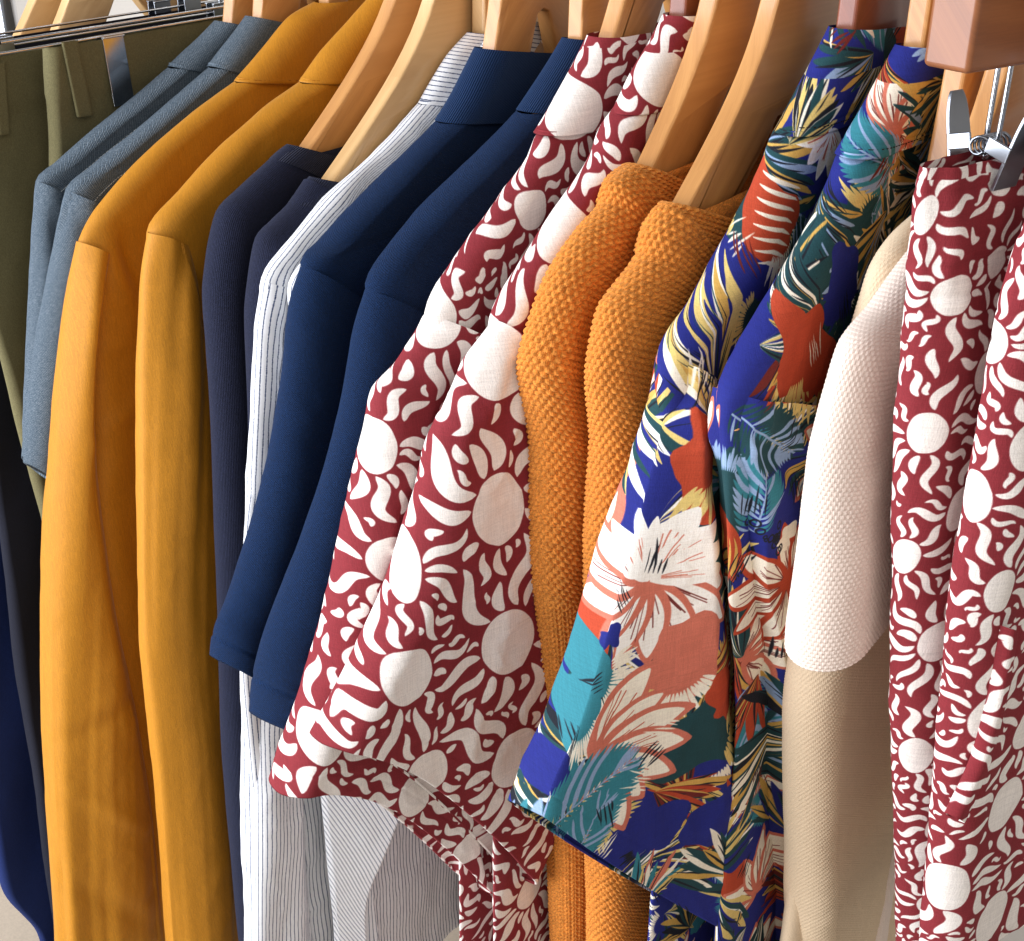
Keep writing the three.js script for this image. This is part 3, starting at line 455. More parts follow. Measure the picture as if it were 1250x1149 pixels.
// --- two mustard shirts with long sleeves
{
  const spec = [
    { x: -0.452, sh: [[284, 102], [235, 138], [180, 185], [130, 238], [92, 298]],
      SL: [[92, 297], [76, 370], [62, 480], [49, 620], [45, 760], [46, 900], [51, 1010], [64, 1180]], SR: [[132, 312], [112, 400], [108, 480], [118, 600], [136, 740], [166, 895], [182, 1000], [198, 1180]],
      M: [0.35, 0.36, 0.42, 0.5, 0.62, 0.62, 0.7, 0.7], T: [0.016, 0.022, 0.024, 0.026, 0.028, 0.03, 0.03, 0.03],
      CL: [[384, 4], [352, 22], [318, 62], [284, 101]], CR: [[470, -10], [440, 30], [402, 72], [370, 100]], label: 'mustard long-sleeved shirt hanging beside the chambray shirts' },
    { x: -0.362, sh: [[366, 103], [325, 132], [270, 180], [215, 238], [178, 286]],
      SL: [[178, 286], [169, 340], [164, 450], [162, 570], [162, 700], [166, 810], [182, 960], [200, 1180]], SR: [[228, 300], [245, 380], [262, 480], [272, 600], [280, 720], [286, 830], [292, 960], [300, 1180]],
      M: [0.3, 0.35, 0.35, 0.4, 0.4, 0.4, 0.45, 0.45], T: [0.016, 0.018, 0.02, 0.022, 0.022, 0.022, 0.022, 0.022],
      CL: [[455, -6], [425, 28], [392, 64], [365, 102]], CR: [[560, -18], [520, 20], [478, 66], [440, 100]], label: 'mustard long-sleeved shirt hanging beside the dark navy jumpers' }];
  spec.forEach((s, i) => {
    const t = garment('mustard_shirt', s.label, 'shirt', s.x, 'mustard long-sleeved shirts'), pl = P(s.x);
    shirtBody(t, { name: 'mus', crumple: 0.0008, plane: pl, shoulder: s.sh, T: 0.015, r: 0.026, seed: 51 + i, mat: MAT.mustard, side: i ? [205, 640] : [100, 640], wobble: 0.0026, wf: 11, folds: i ? [[[200, 320], [255, 420], 0.008, 0.004], [[215, 310], [262, 380], 0.006, -0.004]] : [[[118, 300], [150, 380], 0.01, 0.006], [[135, 270], [160, 350], 0.008, -0.005], [[110, 370], [155, 400], 0.006, 0.003], [[120, 420], [160, 410], 0.006, 0.003], [[120, 520], [160, 480], 0.007, 0.003]] });
    mesh('sleeve', cloth({ name: 'muss', crumple: 0.0004, plane: P(s.x + 0.004, -0.12), L: s.SL, R: s.SR, M: s.M, Mdrop: 0.45, Mround: true, T: s.T, r: 0.016, closeR: true, seed: 55 + i, nv: 260, nu: 60, wobble: 0.0018, wf: 10, relief: (u, v) => 0.0034 * noise(u * 40 + 3, v * 2.6, 57 + i) + 0.0014 * noise(u * 95, v * 4, 58 + i) + 0.0006 * Math.max(0, noise(u * 30 + v * 20, v * 26, 59 + i)), folds: i ? [] : [[[60, 520], [110, 545], 0.012, 0.002], [[70, 900], [140, 840], 0.012, -0.003], [[80, 960], [160, 1000], 0.01, 0.003], [[140, 900], [165, 1080], 0.01, -0.005], [[60, 1060], [170, 1120], 0.012, -0.003]] }), MAT.mustard, t);
    const c = mesh('collar', cloth({ name: 'musc', plane: pl, L: s.CL, R: s.CR, T: [0.016, 0.0166, 0.0172, 0.0176], r: 0.026, seed: 56 + i, hem: true, hemT: 0.0025, nv: 60, nu: 30, wobble: 0.001, relief: (u, v, tt) => 0.0006 * Math.exp(-(((tt - 0.955) / 0.012) ** 2)) }), MAT.mustard, t);
    stitches(c, [s.CL[3], s.CR[3]].map(([a, b], k) => [a + (k ? -4 : 8), b - 5]), pl, MAT.mustardThread);
    hanger(s.x, MAT.beech, 'wooden hanger inside the mustard shirt beside the ' + (i ? 'navy jumpers' : 'chambray shirts'), s.CL ? [...s.CL, ...s.sh.slice(1)] : s.sh);
  });
}

// --- two dark navy jumpers
[[-0.298, [[345, 180], [330, 194], [290, 232], [262, 265], [249, 300]], [[248, 298], [247, 350], [250, 430], [256, 540], [262, 700], [268, 880], [280, 1040], [295, 1200]], [[330, 300], [330, 360], [330, 430], [330, 540], [332, 700], [335, 880], [340, 1040], [345, 1200]], [[350, 178], [328, 196]], [[420, 195], [395, 222]], 'dark navy fine-knit jumper beside the mustard shirt', MAT.beech],
 [-0.255, [[372, 220], [352, 250], [330, 272], [310, 298], [301, 325]], [[301, 322], [298, 380], [300, 450], [304, 560], [308, 700], [312, 880], [318, 1040], [325, 1200]], [[360, 330], [360, 390], [360, 450], [362, 560], [364, 700], [366, 880], [370, 1040], [375, 1200]], [[378, 218], [352, 250]], [[440, 226], [420, 262]], 'dark navy fine-knit jumper beside the striped shirts', MAT.pale],
].forEach(([x, sh, SL, SR, CL, CR, label, wood], i) => {
  const t = garment('navy_jumper', label, 'jumper', x, 'dark navy jumpers'), pl = P(x);
  shirtBody(t, { name: 'nk', plane: pl, shoulder: sh, T: 0.0125, r: 0.022, inset: 0.008, seed: 61 + i, mat: MAT.navyKnit, uv: 'grain', side: 0.13 });
  mesh('sleeve', cloth({ name: 'nks', plane: P(x), L: [...sh.slice(0, 4), ...SL.slice(1)], R: [...raglan(sh.slice(0, 4), CR[1], SR[0]), ...SR.slice(1)], T: [0.0145, 0.015, 0.0155, 0.016, 0.0165, 0.0165, 0.0165, 0.0165, 0.0165, 0.0165, 0.0165], r: 0.02, closeR: true, seed: 63 + i, uv: 'grain', nv: 160 }), MAT.navyKnit, t);
  mesh('neck_rib', cloth({ name: 'nkr', plane: pl, L: [CL[0], [(CL[0][0] + CL[1][0]) / 2 - 1, (CL[0][1] + CL[1][1]) / 2], CL[1]], R: [CR[0], [(CR[0][0] + CR[1][0]) / 2, (CR[0][1] + CR[1][1]) / 2], CR[1]], T: [0.015, 0.0158, 0.0154], r: 0.02, seed: 65, uv: 'grain', nv: 24, nu: 30, wobble: 0.0003 }), MAT.navyRib, t);
  hanger(x, wood, 'wooden hanger rising from the neck of the navy jumper ' + (i ? 'beside the striped shirts' : 'beside the mustard shirt'), sh);
});

// --- two striped shirts
{
  const spec = [
    { x: -0.233, sh: [[511, 128], [468, 176], [400, 240], [345, 305], [319, 345]], SL: [[319, 344], [309, 400], [304, 500], [300, 620], [297, 760], [296, 880], [297, 1010], [300, 1200]], SR: [[380, 360], [380, 420], [385, 510], [390, 630], [380, 770], [364, 890], [366, 1010], [384, 1200]], CL: [[572, 40], [548, 66], [528, 98], [511, 128]], CR: [[630, 44], [600, 72], [580, 104], [565, 130]], label: 'white shirt with thin blue stripes beside the navy jumpers' },
    { x: -0.214, sh: [[548, 128], [505, 180], [440, 245], [390, 300], [352, 350]], SL: [[352, 350], [348, 420], [350, 520], [355, 640], [370, 780], [384, 900], [391, 1010], [402, 1200]], SR: [[440, 360], [430, 420], [430, 520], [430, 640], [425, 780], [425, 900], [432, 1010], [448, 1200]], CL: [[612, 22], [592, 50], [570, 88], [548, 126]], CR: [[665, 28], [645, 56], [620, 96], [600, 130]], label: 'white shirt with thin blue stripes beside the navy polo shirts' }];
  spec.forEach((s, i) => {
    const t = garment('striped_shirt', s.label, 'shirt', s.x, 'white shirts with thin blue stripes'), pl = P(s.x);
    shirtBody(t, { name: 'st', crumple: 0.0014, plane: pl, shoulder: s.sh, T: 0.008, r: 0.016, seed: 71 + i, mat: MAT.stripe, uv: 'grain', wobble: 0.0022, wf: 22, side: i ? [430, 1050] : [320, 1050] });
    mesh('sleeve', cloth({ name: 'sts', crumple: 0.0014, plane: P(s.x), L: s.SL, R: s.SR, T: i ? [0.009, 0.011, 0.012, 0.013, 0.016, 0.026, 0.03, 0.03] : [0.009, 0.011, 0.012, 0.013, 0.014, 0.018, 0.02, 0.02], M: [0.3, 0.3, 0.3, 0.4, 0.5, 0.6, 0.65, 0.65], Mround: true, Mdrop: 0.5, r: 0.012, closeR: true, seed: 73 + i, uv: 'grain', nv: 200, wobble: 0.002, wf: 16, relief: (u, v) => 0.0016 * Math.sin(u * 130 + v * 9) }), MAT.stripe, t);
    mesh('collar', cloth({ name: 'stc', plane: pl, L: s.CL, R: s.CR, T: [0.0095, 0.01, 0.0104, 0.0106], r: 0.016, seed: 75 + i, uv: 'grain', hem: true, nv: 50, nu: 24, wobble: 0.0006 }), MAT.stripeAcross, t);
    if (i) mesh('front_placket', cloth({ name: 'stf', plane: P(s.x + 0.03, -0.7), L: [[385, 900], [388, 960], [400, 1080], [410, 1200]], R: [[470, 900], [490, 985], [448, 1100], [450, 1200]], T: 0.004, r: 0.004, closeR: true, seed: 79, uv: 'grain', nv: 70, wobble: 0.002 }), MAT.stripeBias, t);
    hanger(s.x, MAT.pale, 'wooden hanger inside the striped shirt beside the ' + (i ? 'polo shirts' : 'navy jumpers'), s.CL ? [...s.CL, ...s.sh.slice(1)] : s.sh);
  });
}

// --- two navy polo shirts
{
  const spec = [
    { x: -0.192, sh: [[534, 152], [478, 208], [430, 256], [390, 300], [366, 330]], SL: [[367, 328], [352, 380], [341, 470], [322, 580], [298, 670], [274, 740], [260, 775], [255, 812]], SR: [[455, 380], [448, 430], [436, 510], [410, 610], [380, 700], [350, 765], [338, 800], [330, 838]], CL: [[582, 60], [568, 88], [552, 120], [533, 151]], CR: [[690, 64], [672, 92], [655, 122], [640, 146]], label: 'navy polo shirt hanging beside the striped shirts' },
    { x: -0.128, sh: [[634, 140], [580, 196], [520, 254], [472, 310], [446, 360]], SL: [[447, 357], [432, 410], [416, 500], [392, 590], [362, 680], [328, 770], [313, 820], [305, 883]], SR: [[545, 400], [535, 450], [512, 530], [480, 620], [445, 710], [412, 790], [398, 840], [390, 895]], CL: [[690, 48], [674, 76], [655, 106], [634, 138]], CR: [[770, 50], [752, 80], [730, 112], [712, 140]], label: 'navy polo shirt hanging beside the sun-print shirts' }];
  spec.forEach((s, i) => {
    const t = garment('polo_shirt', s.label, 'polo shirt', s.x, 'navy polo shirts'), pl = P(s.x);
    shirtBody(t, { name: 'po', crumple: 0.0006, plane: pl, shoulder: s.sh, T: 0.0155, r: 0.022, seed: 81 + i, mat: MAT.polo, uv: 'grain', side: 0.03, wobble: 0.0016, relief: (u, v, tt) => 0.0006 * smooth(0.02, 0.022, u) * (1 - smooth(0.024, 0.03, u)) * (tt < 0.45 ? 1 : 0) });
    mesh('sleeve', cloth({ name: 'pos', crumple: 0.0009, plane: P(s.x, -0.06), L: s.SL, R: s.SR, T: [0.0162, 0.017, 0.018, 0.02, 0.0215, 0.0225, 0.023, 0.023], r: 0.022, closeR: true, hem: true, hemT: 0.003, seed: 83 + i, uv: 'grain', nv: 200, wobble: 0.0022, wf: 10, relief: (u, v, tt) => -0.0009 * Math.exp(-(((tt - 0.905) / 0.005) ** 2)) + 0.001 * smooth(0.905, 0.915, tt) }), MAT.polo, t);
    mesh('collar', cloth({ name: 'poc', plane: pl, L: s.CL, R: s.CR, T: [0.0165, 0.017, 0.0176, 0.018], r: 0.022, seed: 85 + i, uv: 'grain', hem: true, hemT: 0.003, nv: 60, nu: 30, wobble: 0.0008 }), MAT.poloRib, t);
    hanger(s.x, MAT.beech, 'wooden hanger inside the navy polo shirt beside the ' + (i ? 'sun-print shirts' : 'striped shirts'), s.CL ? [...s.CL, ...s.sh.slice(1)] : s.sh);
  });
}

// --- two sun-print shirts
{
  const spec = [
    { x: -0.064, kz: -0.24, sh: [[655, 170], [640, 205], [595, 268], [552, 330], [520, 388]],
      SL: [[520, 386], [483, 445], [452, 480], [440, 535], [422, 620], [404, 705], [384, 790], [360, 872], [340, 932], [327, 976]], SR: [[605, 420], [590, 480], [572, 530], [560, 590], [545, 680], [535, 760], [535, 840], [550, 930], [565, 1000], [585, 1085]],
      CL: [[722, 46], [700, 90], [678, 130], [655, 167]], CR: [[830, 28], [795, 76], [760, 118], [735, 152]],
      suns: [[528, 385, 30, 1.25], [452, 540, 27, 1.3], [462, 665, 27, 1.1], [385, 885, 26, 1.2], [690, 130, 34, 1.2], [640, 250, 22, 1.2], [560, 250, 18]], label: 'maroon and white sun-print shirt beside the polo shirts' },
    { x: -0.018, kz: -0.27, sh: [[738, 160], [722, 200], [680, 262], [640, 325], [602, 396]],
      SL: [[601, 394], [566, 442], [545, 492], [520, 540], [506, 600], [490, 650], [468, 722], [440, 792], [412, 850], [378, 915]], SR: [[660, 440], [668, 500], [672, 560], [676, 620], [680, 690], [682, 760], [682, 840], [680, 920], [670, 1000], [640, 1075]],
      CL: [[815, 20], [796, 56], [775, 92], [752, 142]], CR: [[905, 8], [875, 50], [845, 90], [818, 124]],
      suns: [[600, 435, 38, 1.25], [594, 608, 36, 1.35], [605, 765, 34, 1.3], [484, 808, 33, 1.12], [613, 905, 32, 1.15], [505, 925, 30, 0.9], [490, 690, 18, 2.3], [680, 280, 30, 1.3], [795, 90, 28, 1.3], [700, 690, 25], [540, 1040, 26]], label: 'maroon and white sun-print shirt beside the orange jumpers' }];
  spec.forEach((s, i) => {
    const t = garment('sun_print_shirt', s.label, 'shirt', s.x, 'maroon and white sun-print shirts'), pl = P(s.x), ps = P(s.x, s.kz);
    const mat = printMat(sunPrint([{ pen: twoPens(pl, ps, i ? 400 : 370), suns: s.suns }], 0.0175, 0.085, 101 + i * 7, 0.92));
    shirtBody(t, { name: 'sun', crumple: 0.0016, neck: [s.CL[2][0] + 10, s.CL[2][1] + 4], plane: pl, shoulder: s.sh, T: [0.0135, 0.0135, 0.0135, 0.0135, 0.0135, 0.0135, 0.011, 0.004, 0.004, 0.006], r: 0.02, seed: 91 + i, mat, zmax: PRINT.zmax, side: i ? 0.2 : 0.19, wobble: 0.0026, wf: 12, folds: i ? [] : [[[690, 220], [640, 300], 0.008, -0.004]] });
    mesh('sleeve', cloth({ name: 'suns', crumple: 0.0018, bow: i ? 0.03 : 0.042, plane: ps, L: s.SL, R: s.SR, T: [0.0143, 0.0155, 0.017, 0.0185, 0.02, 0.021, 0.022, 0.022, 0.022, 0.022], r: 0.018, closeR: true, hem: true, hemT: 0.0018, zmax: PRINT.zmax, seed: 93 + i, nv: 220, nu: 60, wobble: 0.0022, wf: 13, relief: (u, v, tt) => -0.0006 * Math.exp(-(((tt - 0.93) / 0.004) ** 2)), folds: i ? [[[600, 420], [575, 500], 0.006, 0.003], [[622, 430], [605, 520], 0.006, 0.0025], [[495, 640], [470, 730], 0.004, 0.002]] : [] }), mat, t);
    mesh('collar', cloth({ name: 'sunc', crumple: 0.0006, plane: P(s.x + 0.002), L: s.CL, R: s.CR, T: [0.0145, 0.015, 0.0154, 0.0158], r: 0.02, seed: 95 + i, zmax: PRINT.zmax, hem: true, hemT: 0.0022, nv: 60, nu: 30, wobble: 0.0012}), mat, t);
    hanger(s.x, i ? MAT.redwood : MAT.beech, 'wooden hanger inside the sun-print shirt beside the ' + (i ? 'orange jumpers' : 'polo shirts'), s.CL ? [...s.CL, ...s.sh.slice(1)] : s.sh);
  });
}

// --- two orange chunky-knit jumpers: every stitch is relief in the cloth
const knit = (cw, rh, amp) => (u, v) => {             // interlocking V stitches in columns
  const c = u / cw, k = Math.floor(c), f = c - k - 0.5, row = v / rh - Math.abs(f) * 1.3 + hash(k, 0, 71) * 0.1, rf = row - Math.floor(row);
  return amp * ((0.5 - 0.5 * Math.cos(rf * TAU)) ** 0.6 * (0.35 + 0.65 * Math.max(0, Math.cos((Math.abs(f) - 0.26) * 2.1 * Math.PI))) - 0.4 + 0.2 * (hash(k, Math.floor(row), 72) - 0.5));
};
const moss = (cw, rh, amp) => (u, v) => { const a = Math.floor(v / rh), s = (a & 1) * 0.5, c = u / cw + s, f = c - Math.floor(c) - 0.5, g = v / rh - a - 0.5; return amp * (Math.max(0, 1 - (f * f * 4.2 + g * g * 4.2)) ** 0.6 - 0.5 + 0.3 * (hash(Math.floor(c), a, 73) - 0.5)); };
[[0.013, [[765, 205], [742, 226], [736, 250], [702, 290], [668, 346], [645, 400]], [[647, 392], [640, 440], [643, 490], [651, 545], [651, 620], [651, 700], [660, 800], [668, 900], [673, 1000], [678, 1190]], [[780, 420], [770, 470], [765, 520], [762, 570], [760, 640], [758, 720], [758, 810], [758, 900], [760, 1000], [762, 1190]], [[770, 202], [748, 220], [736, 250]], [[850, 235], [830, 262], [810, 290]], 'orange chunky-knit jumper beside the sun-print shirts', 'left'],
 [0.062, [[808, 252], [790, 286], [784, 312], [760, 345], [735, 382], [723, 415]], [[725, 408], [720, 450], [722, 500], [726, 545], [723, 620], [721, 700], [722, 800], [722, 900], [722, 1000], [724, 1190]], [[850, 420], [845, 470], [840, 520], [836, 570], [830, 640], [825, 720], [820, 810], [818, 900], [818, 1000], [820, 1190]], [[815, 250], [795, 278], [784, 312]], [[930, 280], [905, 315], [885, 350]], 'orange chunky-knit jumper beside the tropical-print shirts', 'right'],
].forEach(([x, sh, SL, SR, CL, CR, label], i) => {
  const t = garment('orange_jumper', label, 'jumper', x, 'orange chunky-knit jumpers'), pl = P(x);
  shirtBody(t, { name: 'or', plane: pl, shoulder: sh, T: 0.014, r: 0.026, inset: 0.008, seed: 111 + i, mat: MAT.orangeKnit, uv: 'grain', side: 0.13, nv: 260, nu: 80, nr: 16, relief: moss(0.006, 0.0043, 0.0024), hem: false });
  mesh('sleeve', cloth({ name: 'ors', plane: P(x + 0.002, -0.03), L: [...sh.slice(0, 5), ...SL.slice(1)], R: [...raglan(sh.slice(0, 5), CR[2], SR[0]), ...SR.slice(1)], T: [0.016, 0.0165, 0.017, 0.0175, 0.018, 0.019, 0.02, 0.02, 0.02, 0.02, 0.02, 0.02, 0.02, 0.02], r: 0.026, closeR: true, seed: 113 + i, uv: 'grain', nv: 760, nu: 140, nr: 40, wobble: 0.002, relief: (u, v) => lerp(moss(0.006, 0.0043, 0.0026)(u, v), knit(0.0068, 0.005, 0.0026)(u, v), i ? 0 : smooth(0.32, 0.36, v)) }), MAT.orangeKnit, t);
  mesh('neck_rib', cloth({ name: 'orr', plane: pl, L: CL, R: CR, T: [0.018, 0.0195, 0.0195], r: 0.022, seed: 115, uv: 'grain', nv: 80, nu: 100, nr: 26, hem: true, hemT: 0.004, relief: (u, v) => 0.0009 * Math.sin(u / 0.006 * TAU) + moss(0.006, 0.0043, 0.0022)(u, v) }), MAT.orangeKnit, t);
  hanger(x, MAT.beech, 'wooden hanger rising from the neck of the orange jumper beside the ' + (i ? 'tropical-print' : 'sun-print') + ' shirts', sh);
});

// --- two tropical-print shirts
{
  const spec = [
    { x: 0.114, kz: -0.2, sh: [[955, 168], [938, 205], [900, 290], [850, 375], [808, 444]],
      SL: [[808, 442], [802, 495], [780, 580], [756, 650], [735, 722], [708, 815], [680, 900], [650, 965], [634, 1014]], SR: [[886, 470], [880, 540], [880, 610], [886, 680], [895, 760], [905, 850], [918, 940], [928, 1030], [936, 1160]], M: [0.12, 0.12, 0.3, 0.42, 0.48, 0.53, 0.57, 0.59, 0.59], T: [0.016, 0.018, 0.022, 0.028, 0.03, 0.032, 0.034, 0.034, 0.034],
      CL: [[1022, 36], [1000, 80], [978, 124], [955, 168]], CR: [[1120, 26], [1104, 62], [1086, 98], [1066, 130]], wood: MAT.redwood, label: 'tropical-print shirt with wide sleeve beside the orange jumpers' },
    { x: 0.158, kz: -0.05, sh: [[1032, 198], [1018, 232], [980, 310], [930, 395], [882, 490]],
      SL: [[883, 486], [876, 530], [890, 590], [895, 650], [900, 720], [920, 800], [930, 900], [935, 1000], [945, 1160]], SR: [[1010, 490], [1010, 550], [1005, 620], [1000, 690], [1000, 760], [1000, 840], [1002, 930], [1004, 1020], [1006, 1160]], M: null, T: 0.018,
      CL: [[1106, 58], [1084, 100], [1058, 148], [1031, 196]], CR: [[1200, 50], [1180, 92], [1155, 130], [1122, 160]], wood: MAT.beech, label: 'tropical-print shirt hanging beside the cream jumpers' }];
  spec.forEach((s, i) => {
    const t = garment('tropical_shirt', s.label, 'shirt', s.x, 'tropical-print shirts'), pl = P(s.x), ps = P(s.x, s.kz);
    const pen = twoPens(pl, ps, i ? 488 : 446);
    const at = (x, y) => pen.at(x, y), k = 1.5;         // photo pixels to canvas pixels, roughly
    const draw = (g) => {
      const rg = (x, y, r, a, f, e) => ragged(g, ...at(x, y), r * k * 0.8, a, f, e), fr = (x, y, a, l, sp, n, c, ink) => frond(g, ...at(x, y), a, l * k, sp, n, c, ink), bl = (x, y, R, n, a, sp, pal) => bloom(g, ...at(x, y), R * k * 0.78, n, a, sp, pal), pm = (x, y, a, l, c1, c2) => palm(g, ...at(x, y), a, l * k, c1, c2);
      const UP = -Math.PI / 2;
      if (i === 0) {
        rg(850, 540, 70, 1.2, HC.red, HC.yellow); rg(860, 650, 80, 0, HC.green, HC.ink);
        fr(870, 505, UP - 0.25, 170, 1.1, 11, [HC.yellow, HC.blue, HC.cream, HC.yellow, HC.ochre, HC.blue]);
        rg(930, 270, 62, 1.2, HC.red, HC.cream); for (let q = 0; q < 8; q++) { const [x, y] = at(905 + q * 4, 310 - q * 14); blade(g, x, y, 0.3, 70, 7, 0.2, HC.cream); }
        rg(985, 230, 50, 1.9, HC.blue, HC.blue); bl(990, 150, 70, 5, 1.9, 2.2, [HC.white, HC.cream, HC.red]); pm(935, 400, UP + 0.2, 120, HC.green, HC.sky);
        fr(1080, 120, Math.PI * 1.12, 110, 1.5, 10, [HC.yellow, HC.green, HC.yellow, HC.cream]);
        fr(1090, 128, Math.PI * 1.22, 95, 1.1, 11, [HC.yellow, HC.green, HC.cream, HC.yellow, HC.green]); fr(960, 172, -0.75, 85, 0.9, 9, [HC.yellow, HC.ink, HC.cream, HC.green, HC.yellow]); fr(1050, 60, 2.2, 90, 1.2, 9, [HC.yellow, HC.green, HC.ochre, HC.cream]);
        fr(880, 470, UP - 0.5, 120, 0.7, 8, [HC.yellow, HC.blue, HC.yellow, HC.cream]);
        bl(800, 690, 130, 9, 1.9, 3.4, [HC.coral, HC.white, HC.maroon]); bl(800, 690, 100, 7, -1.2, 2.4, [HC.white, HC.white, HC.coral]);
        rg(735, 820, 66, 0.4, HC.teal, HC.cream); rg(715, 870, 60, 1.2, HC.teal, HC.cream); rg(690, 940, 46, 0.3, HC.blue); rg(730, 935, 40, 1.4, HC.teal); rg(752, 770, 24, 0, HC.blue); rg(820, 790, 70, 1.5, HC.coral, HC.cream);
        rg(850, 860, 90, 0.2, HC.green, HC.yellow); rg(870, 820, 60, 0.6, HC.red, HC.yellow); rg(860, 960, 70, 0.3, HC.blue, HC.blue); rg(780, 990, 60, 0.3, HC.blue);
        bl(735, 910, 150, 8, 0.25, 2.5, [HC.coral, HC.cream, HC.red]); fr(700, 1010, UP, 75, 1.4, 8, [HC.yellow, HC.teal, HC.cream]); pm(640, 1040, -0.35, 170, HC.teal, HC.sky); pm(690, 1060, -0.9, 110, HC.teal, HC.sky);
        fr(770, 1090, UP + 0.2, 90, 1.8, 9, [HC.cream, HC.teal, HC.yellow, HC.coral]); fr(870, 1030, UP, 120, 2.2, 11, [HC.ochre, HC.green, HC.cream, HC.green]); bl(890, 940, 110, 5, UP + 0.3, 1.2, [HC.red, HC.ochre, HC.maroon]); fr(860, 1140, UP, 100, 2.2, 11, [HC.ochre, HC.ink, HC.green]);
      } else {
        fr(1125, 150, Math.PI * 1.05, 120, 1.6, 11, [HC.green, HC.ochre, HC.green, HC.sky]); fr(1075, 320, Math.PI * 1.2, 140, 1.7, 13, [HC.cream, HC.green, HC.ochre, HC.green]);
        fr(1110, 210, Math.PI * 1.0, 105, 1.2, 13, [HC.ochre, HC.green, HC.yellow, HC.green, HC.cream]); fr(1130, 90, Math.PI * 0.9, 90, 1.4, 11, [HC.yellow, HC.green, HC.green, HC.ochre]); fr(1060, 250, 2.4, 90, 1.0, 9, [HC.cream, HC.green, HC.ochre, HC.sky]);
        rg(1010, 350, 60, 1.2, HC.blue, HC.green); rg(960, 420, 75, 1.0, HC.red, HC.yellow); rg(985, 440, 60, 0.6, HC.red, HC.ochre); pm(890, 500, 0.6, 120, HC.green, HC.sky); rg(980, 520, 46, 1.2, HC.blue); fr(1000, 500, 2.2, 100, 1.2, 8, [HC.green, HC.ochre, HC.sky]);
        bl(940, 690, 110, 9, 0.9, 5.5, [HC.red, HC.cream, HC.maroon]); bl(885, 640, 110, 4, 1.5, 0.8, [HC.red, HC.ochre, HC.maroon]); rg(940, 640, 24, 0, HC.cream);
        g.strokeStyle = HC.ink; g.lineWidth = 3; for (let q = 0; q < 14; q++) { const [x, y] = at(918 + rr(-14, 18), 640 + rr(-16, 16)); g.beginPath(); g.arc(x, y, rr(3, 7), 0, TAU); g.stroke(); }
        fr(960, 860, UP, 130, 1.8, 10, [HC.ink, HC.ochre, HC.sky, HC.green]); fr(950, 1000, UP, 120, 1.8, 10, [HC.green, HC.ochre, HC.blue]);
      }
    };
    const mat = printMat(tropicalPrint(201 + i * 13, draw));
    shirtBody(t, { name: 'haw', crumple: 0.0016, neck: [s.CL[2][0] + 10, s.CL[2][1] + 4], plane: pl, shoulder: s.sh, T: [0.0145, 0.0145, 0.0145, 0.0145, 0.0145, 0.0145, 0.012, 0.006, 0.006, 0.008], r: 0.024, seed: 121 + i, mat, zmax: PRINT.zmax, side: i ? 0.14 : 0.17, hemY: 0.7, wobble: 0.0026, wf: 12 });
    mesh('sleeve', cloth({ name: 'haws', crumple: 0.0018, bow: -0.01, plane: ps, L: s.SL, R: s.SR, M: s.M, Mdrop: 0.9, T: s.T, r: 0.01, closeR: true, hem: true, hemT: 0.0018, zmax: PRINT.zmax, seed: 123 + i, nv: 220, nu: 70, wobble: 0.0024, wf: 12, folds: i ? [[[885, 520], [960, 590], 0.008, -0.005], [[900, 500], [980, 560], 0.008, 0.005], [[890, 600], [920, 780], 0.01, -0.006]] : [[[870, 510], [815, 470], 0.008, -0.004], [[872, 520], [850, 640], 0.009, -0.005]], relief: (u, v, tt) => -0.0006 * Math.exp(-(((tt - 0.93) / 0.004) ** 2)) }), mat, t);
    const hc = mesh('collar', cloth({ name: 'hawc', crumple: 0.0006, plane: P(s.x + 0.002), L: s.CL, R: s.CR, T: [0.0155, 0.016, 0.0164, 0.0168], r: 0.024, seed: 125 + i, zmax: PRINT.zmax, hem: true, hemT: 0.0022, nv: 60, nu: 30, wobble: 0.0012, relief: (u, v, tt) => -0.0007 * Math.exp(-(((tt - 0.86) / 0.01) ** 2)) }), mat, t);
    stitches(hc, [0.04, 0.35, 0.68, 0.97].map((k) => { const a = [lerp(s.CL[2][0], s.CL[3][0], 0.72), lerp(s.CL[2][1], s.CL[3][1], 0.72)], b = [lerp(s.CR[2][0], s.CR[3][0], 0.72), lerp(s.CR[2][1], s.CR[3][1], 0.72)]; return [lerp(a[0], b[0], k), lerp(a[1], b[1], k)]; }), P(s.x + 0.002), MAT.inkThread);
    hanger(s.x, s.wood, 'wooden hanger inside the tropical-print shirt beside the ' + (i ? 'cream jumpers' : 'orange jumpers'), s.CL ? [...s.CL, ...s.sh.slice(1)] : s.sh);
  });
}

// --- beige and cream fine-knit jumpers
[[0.196, [[1122, 262], [1100, 284], [1080, 312], [1064, 350], [1052, 400]], [[1054, 395], [1030, 480], [1010, 580], [995, 700], [980, 800], [970, 880], [970, 1000], [974, 1190]], [[1140, 420], [1135, 500], [1130, 590], [1128, 700], [1125, 800], [1122, 880], [1122, 1000], [1124, 1190]], MAT.beigeKnit, 'beige_jumper', 'beige fine-knit jumper with long sleeve below the cream sleeve', [0.015, 0.017, 0.019, 0.021, 0.022, 0.022, 0.022, 0.022]],
 [0.226, [[1125, 300], [1105, 326], [1070, 378], [1032, 430], [1010, 485]], [[1012, 480], [1002, 550], [994, 620], [988, 690], [981, 750], [976, 795], [974, 824]], [[1140, 440], [1135, 490], [1132, 530], [1130, 570], [1128, 600], [1126, 622], [1124, 645]], MAT.creamKnit, 'cream_jumper', 'cream fine-knit jumper with elbow-length sleeve beside the sun-print trousers', [0.0155, 0.018, 0.02, 0.022, 0.0235, 0.0245, 0.025]],
].forEach(([x, sh, SL, SR, mat, name, label, T], i) => {
  const t = garment(name, label, 'jumper', x), pl = P(x);
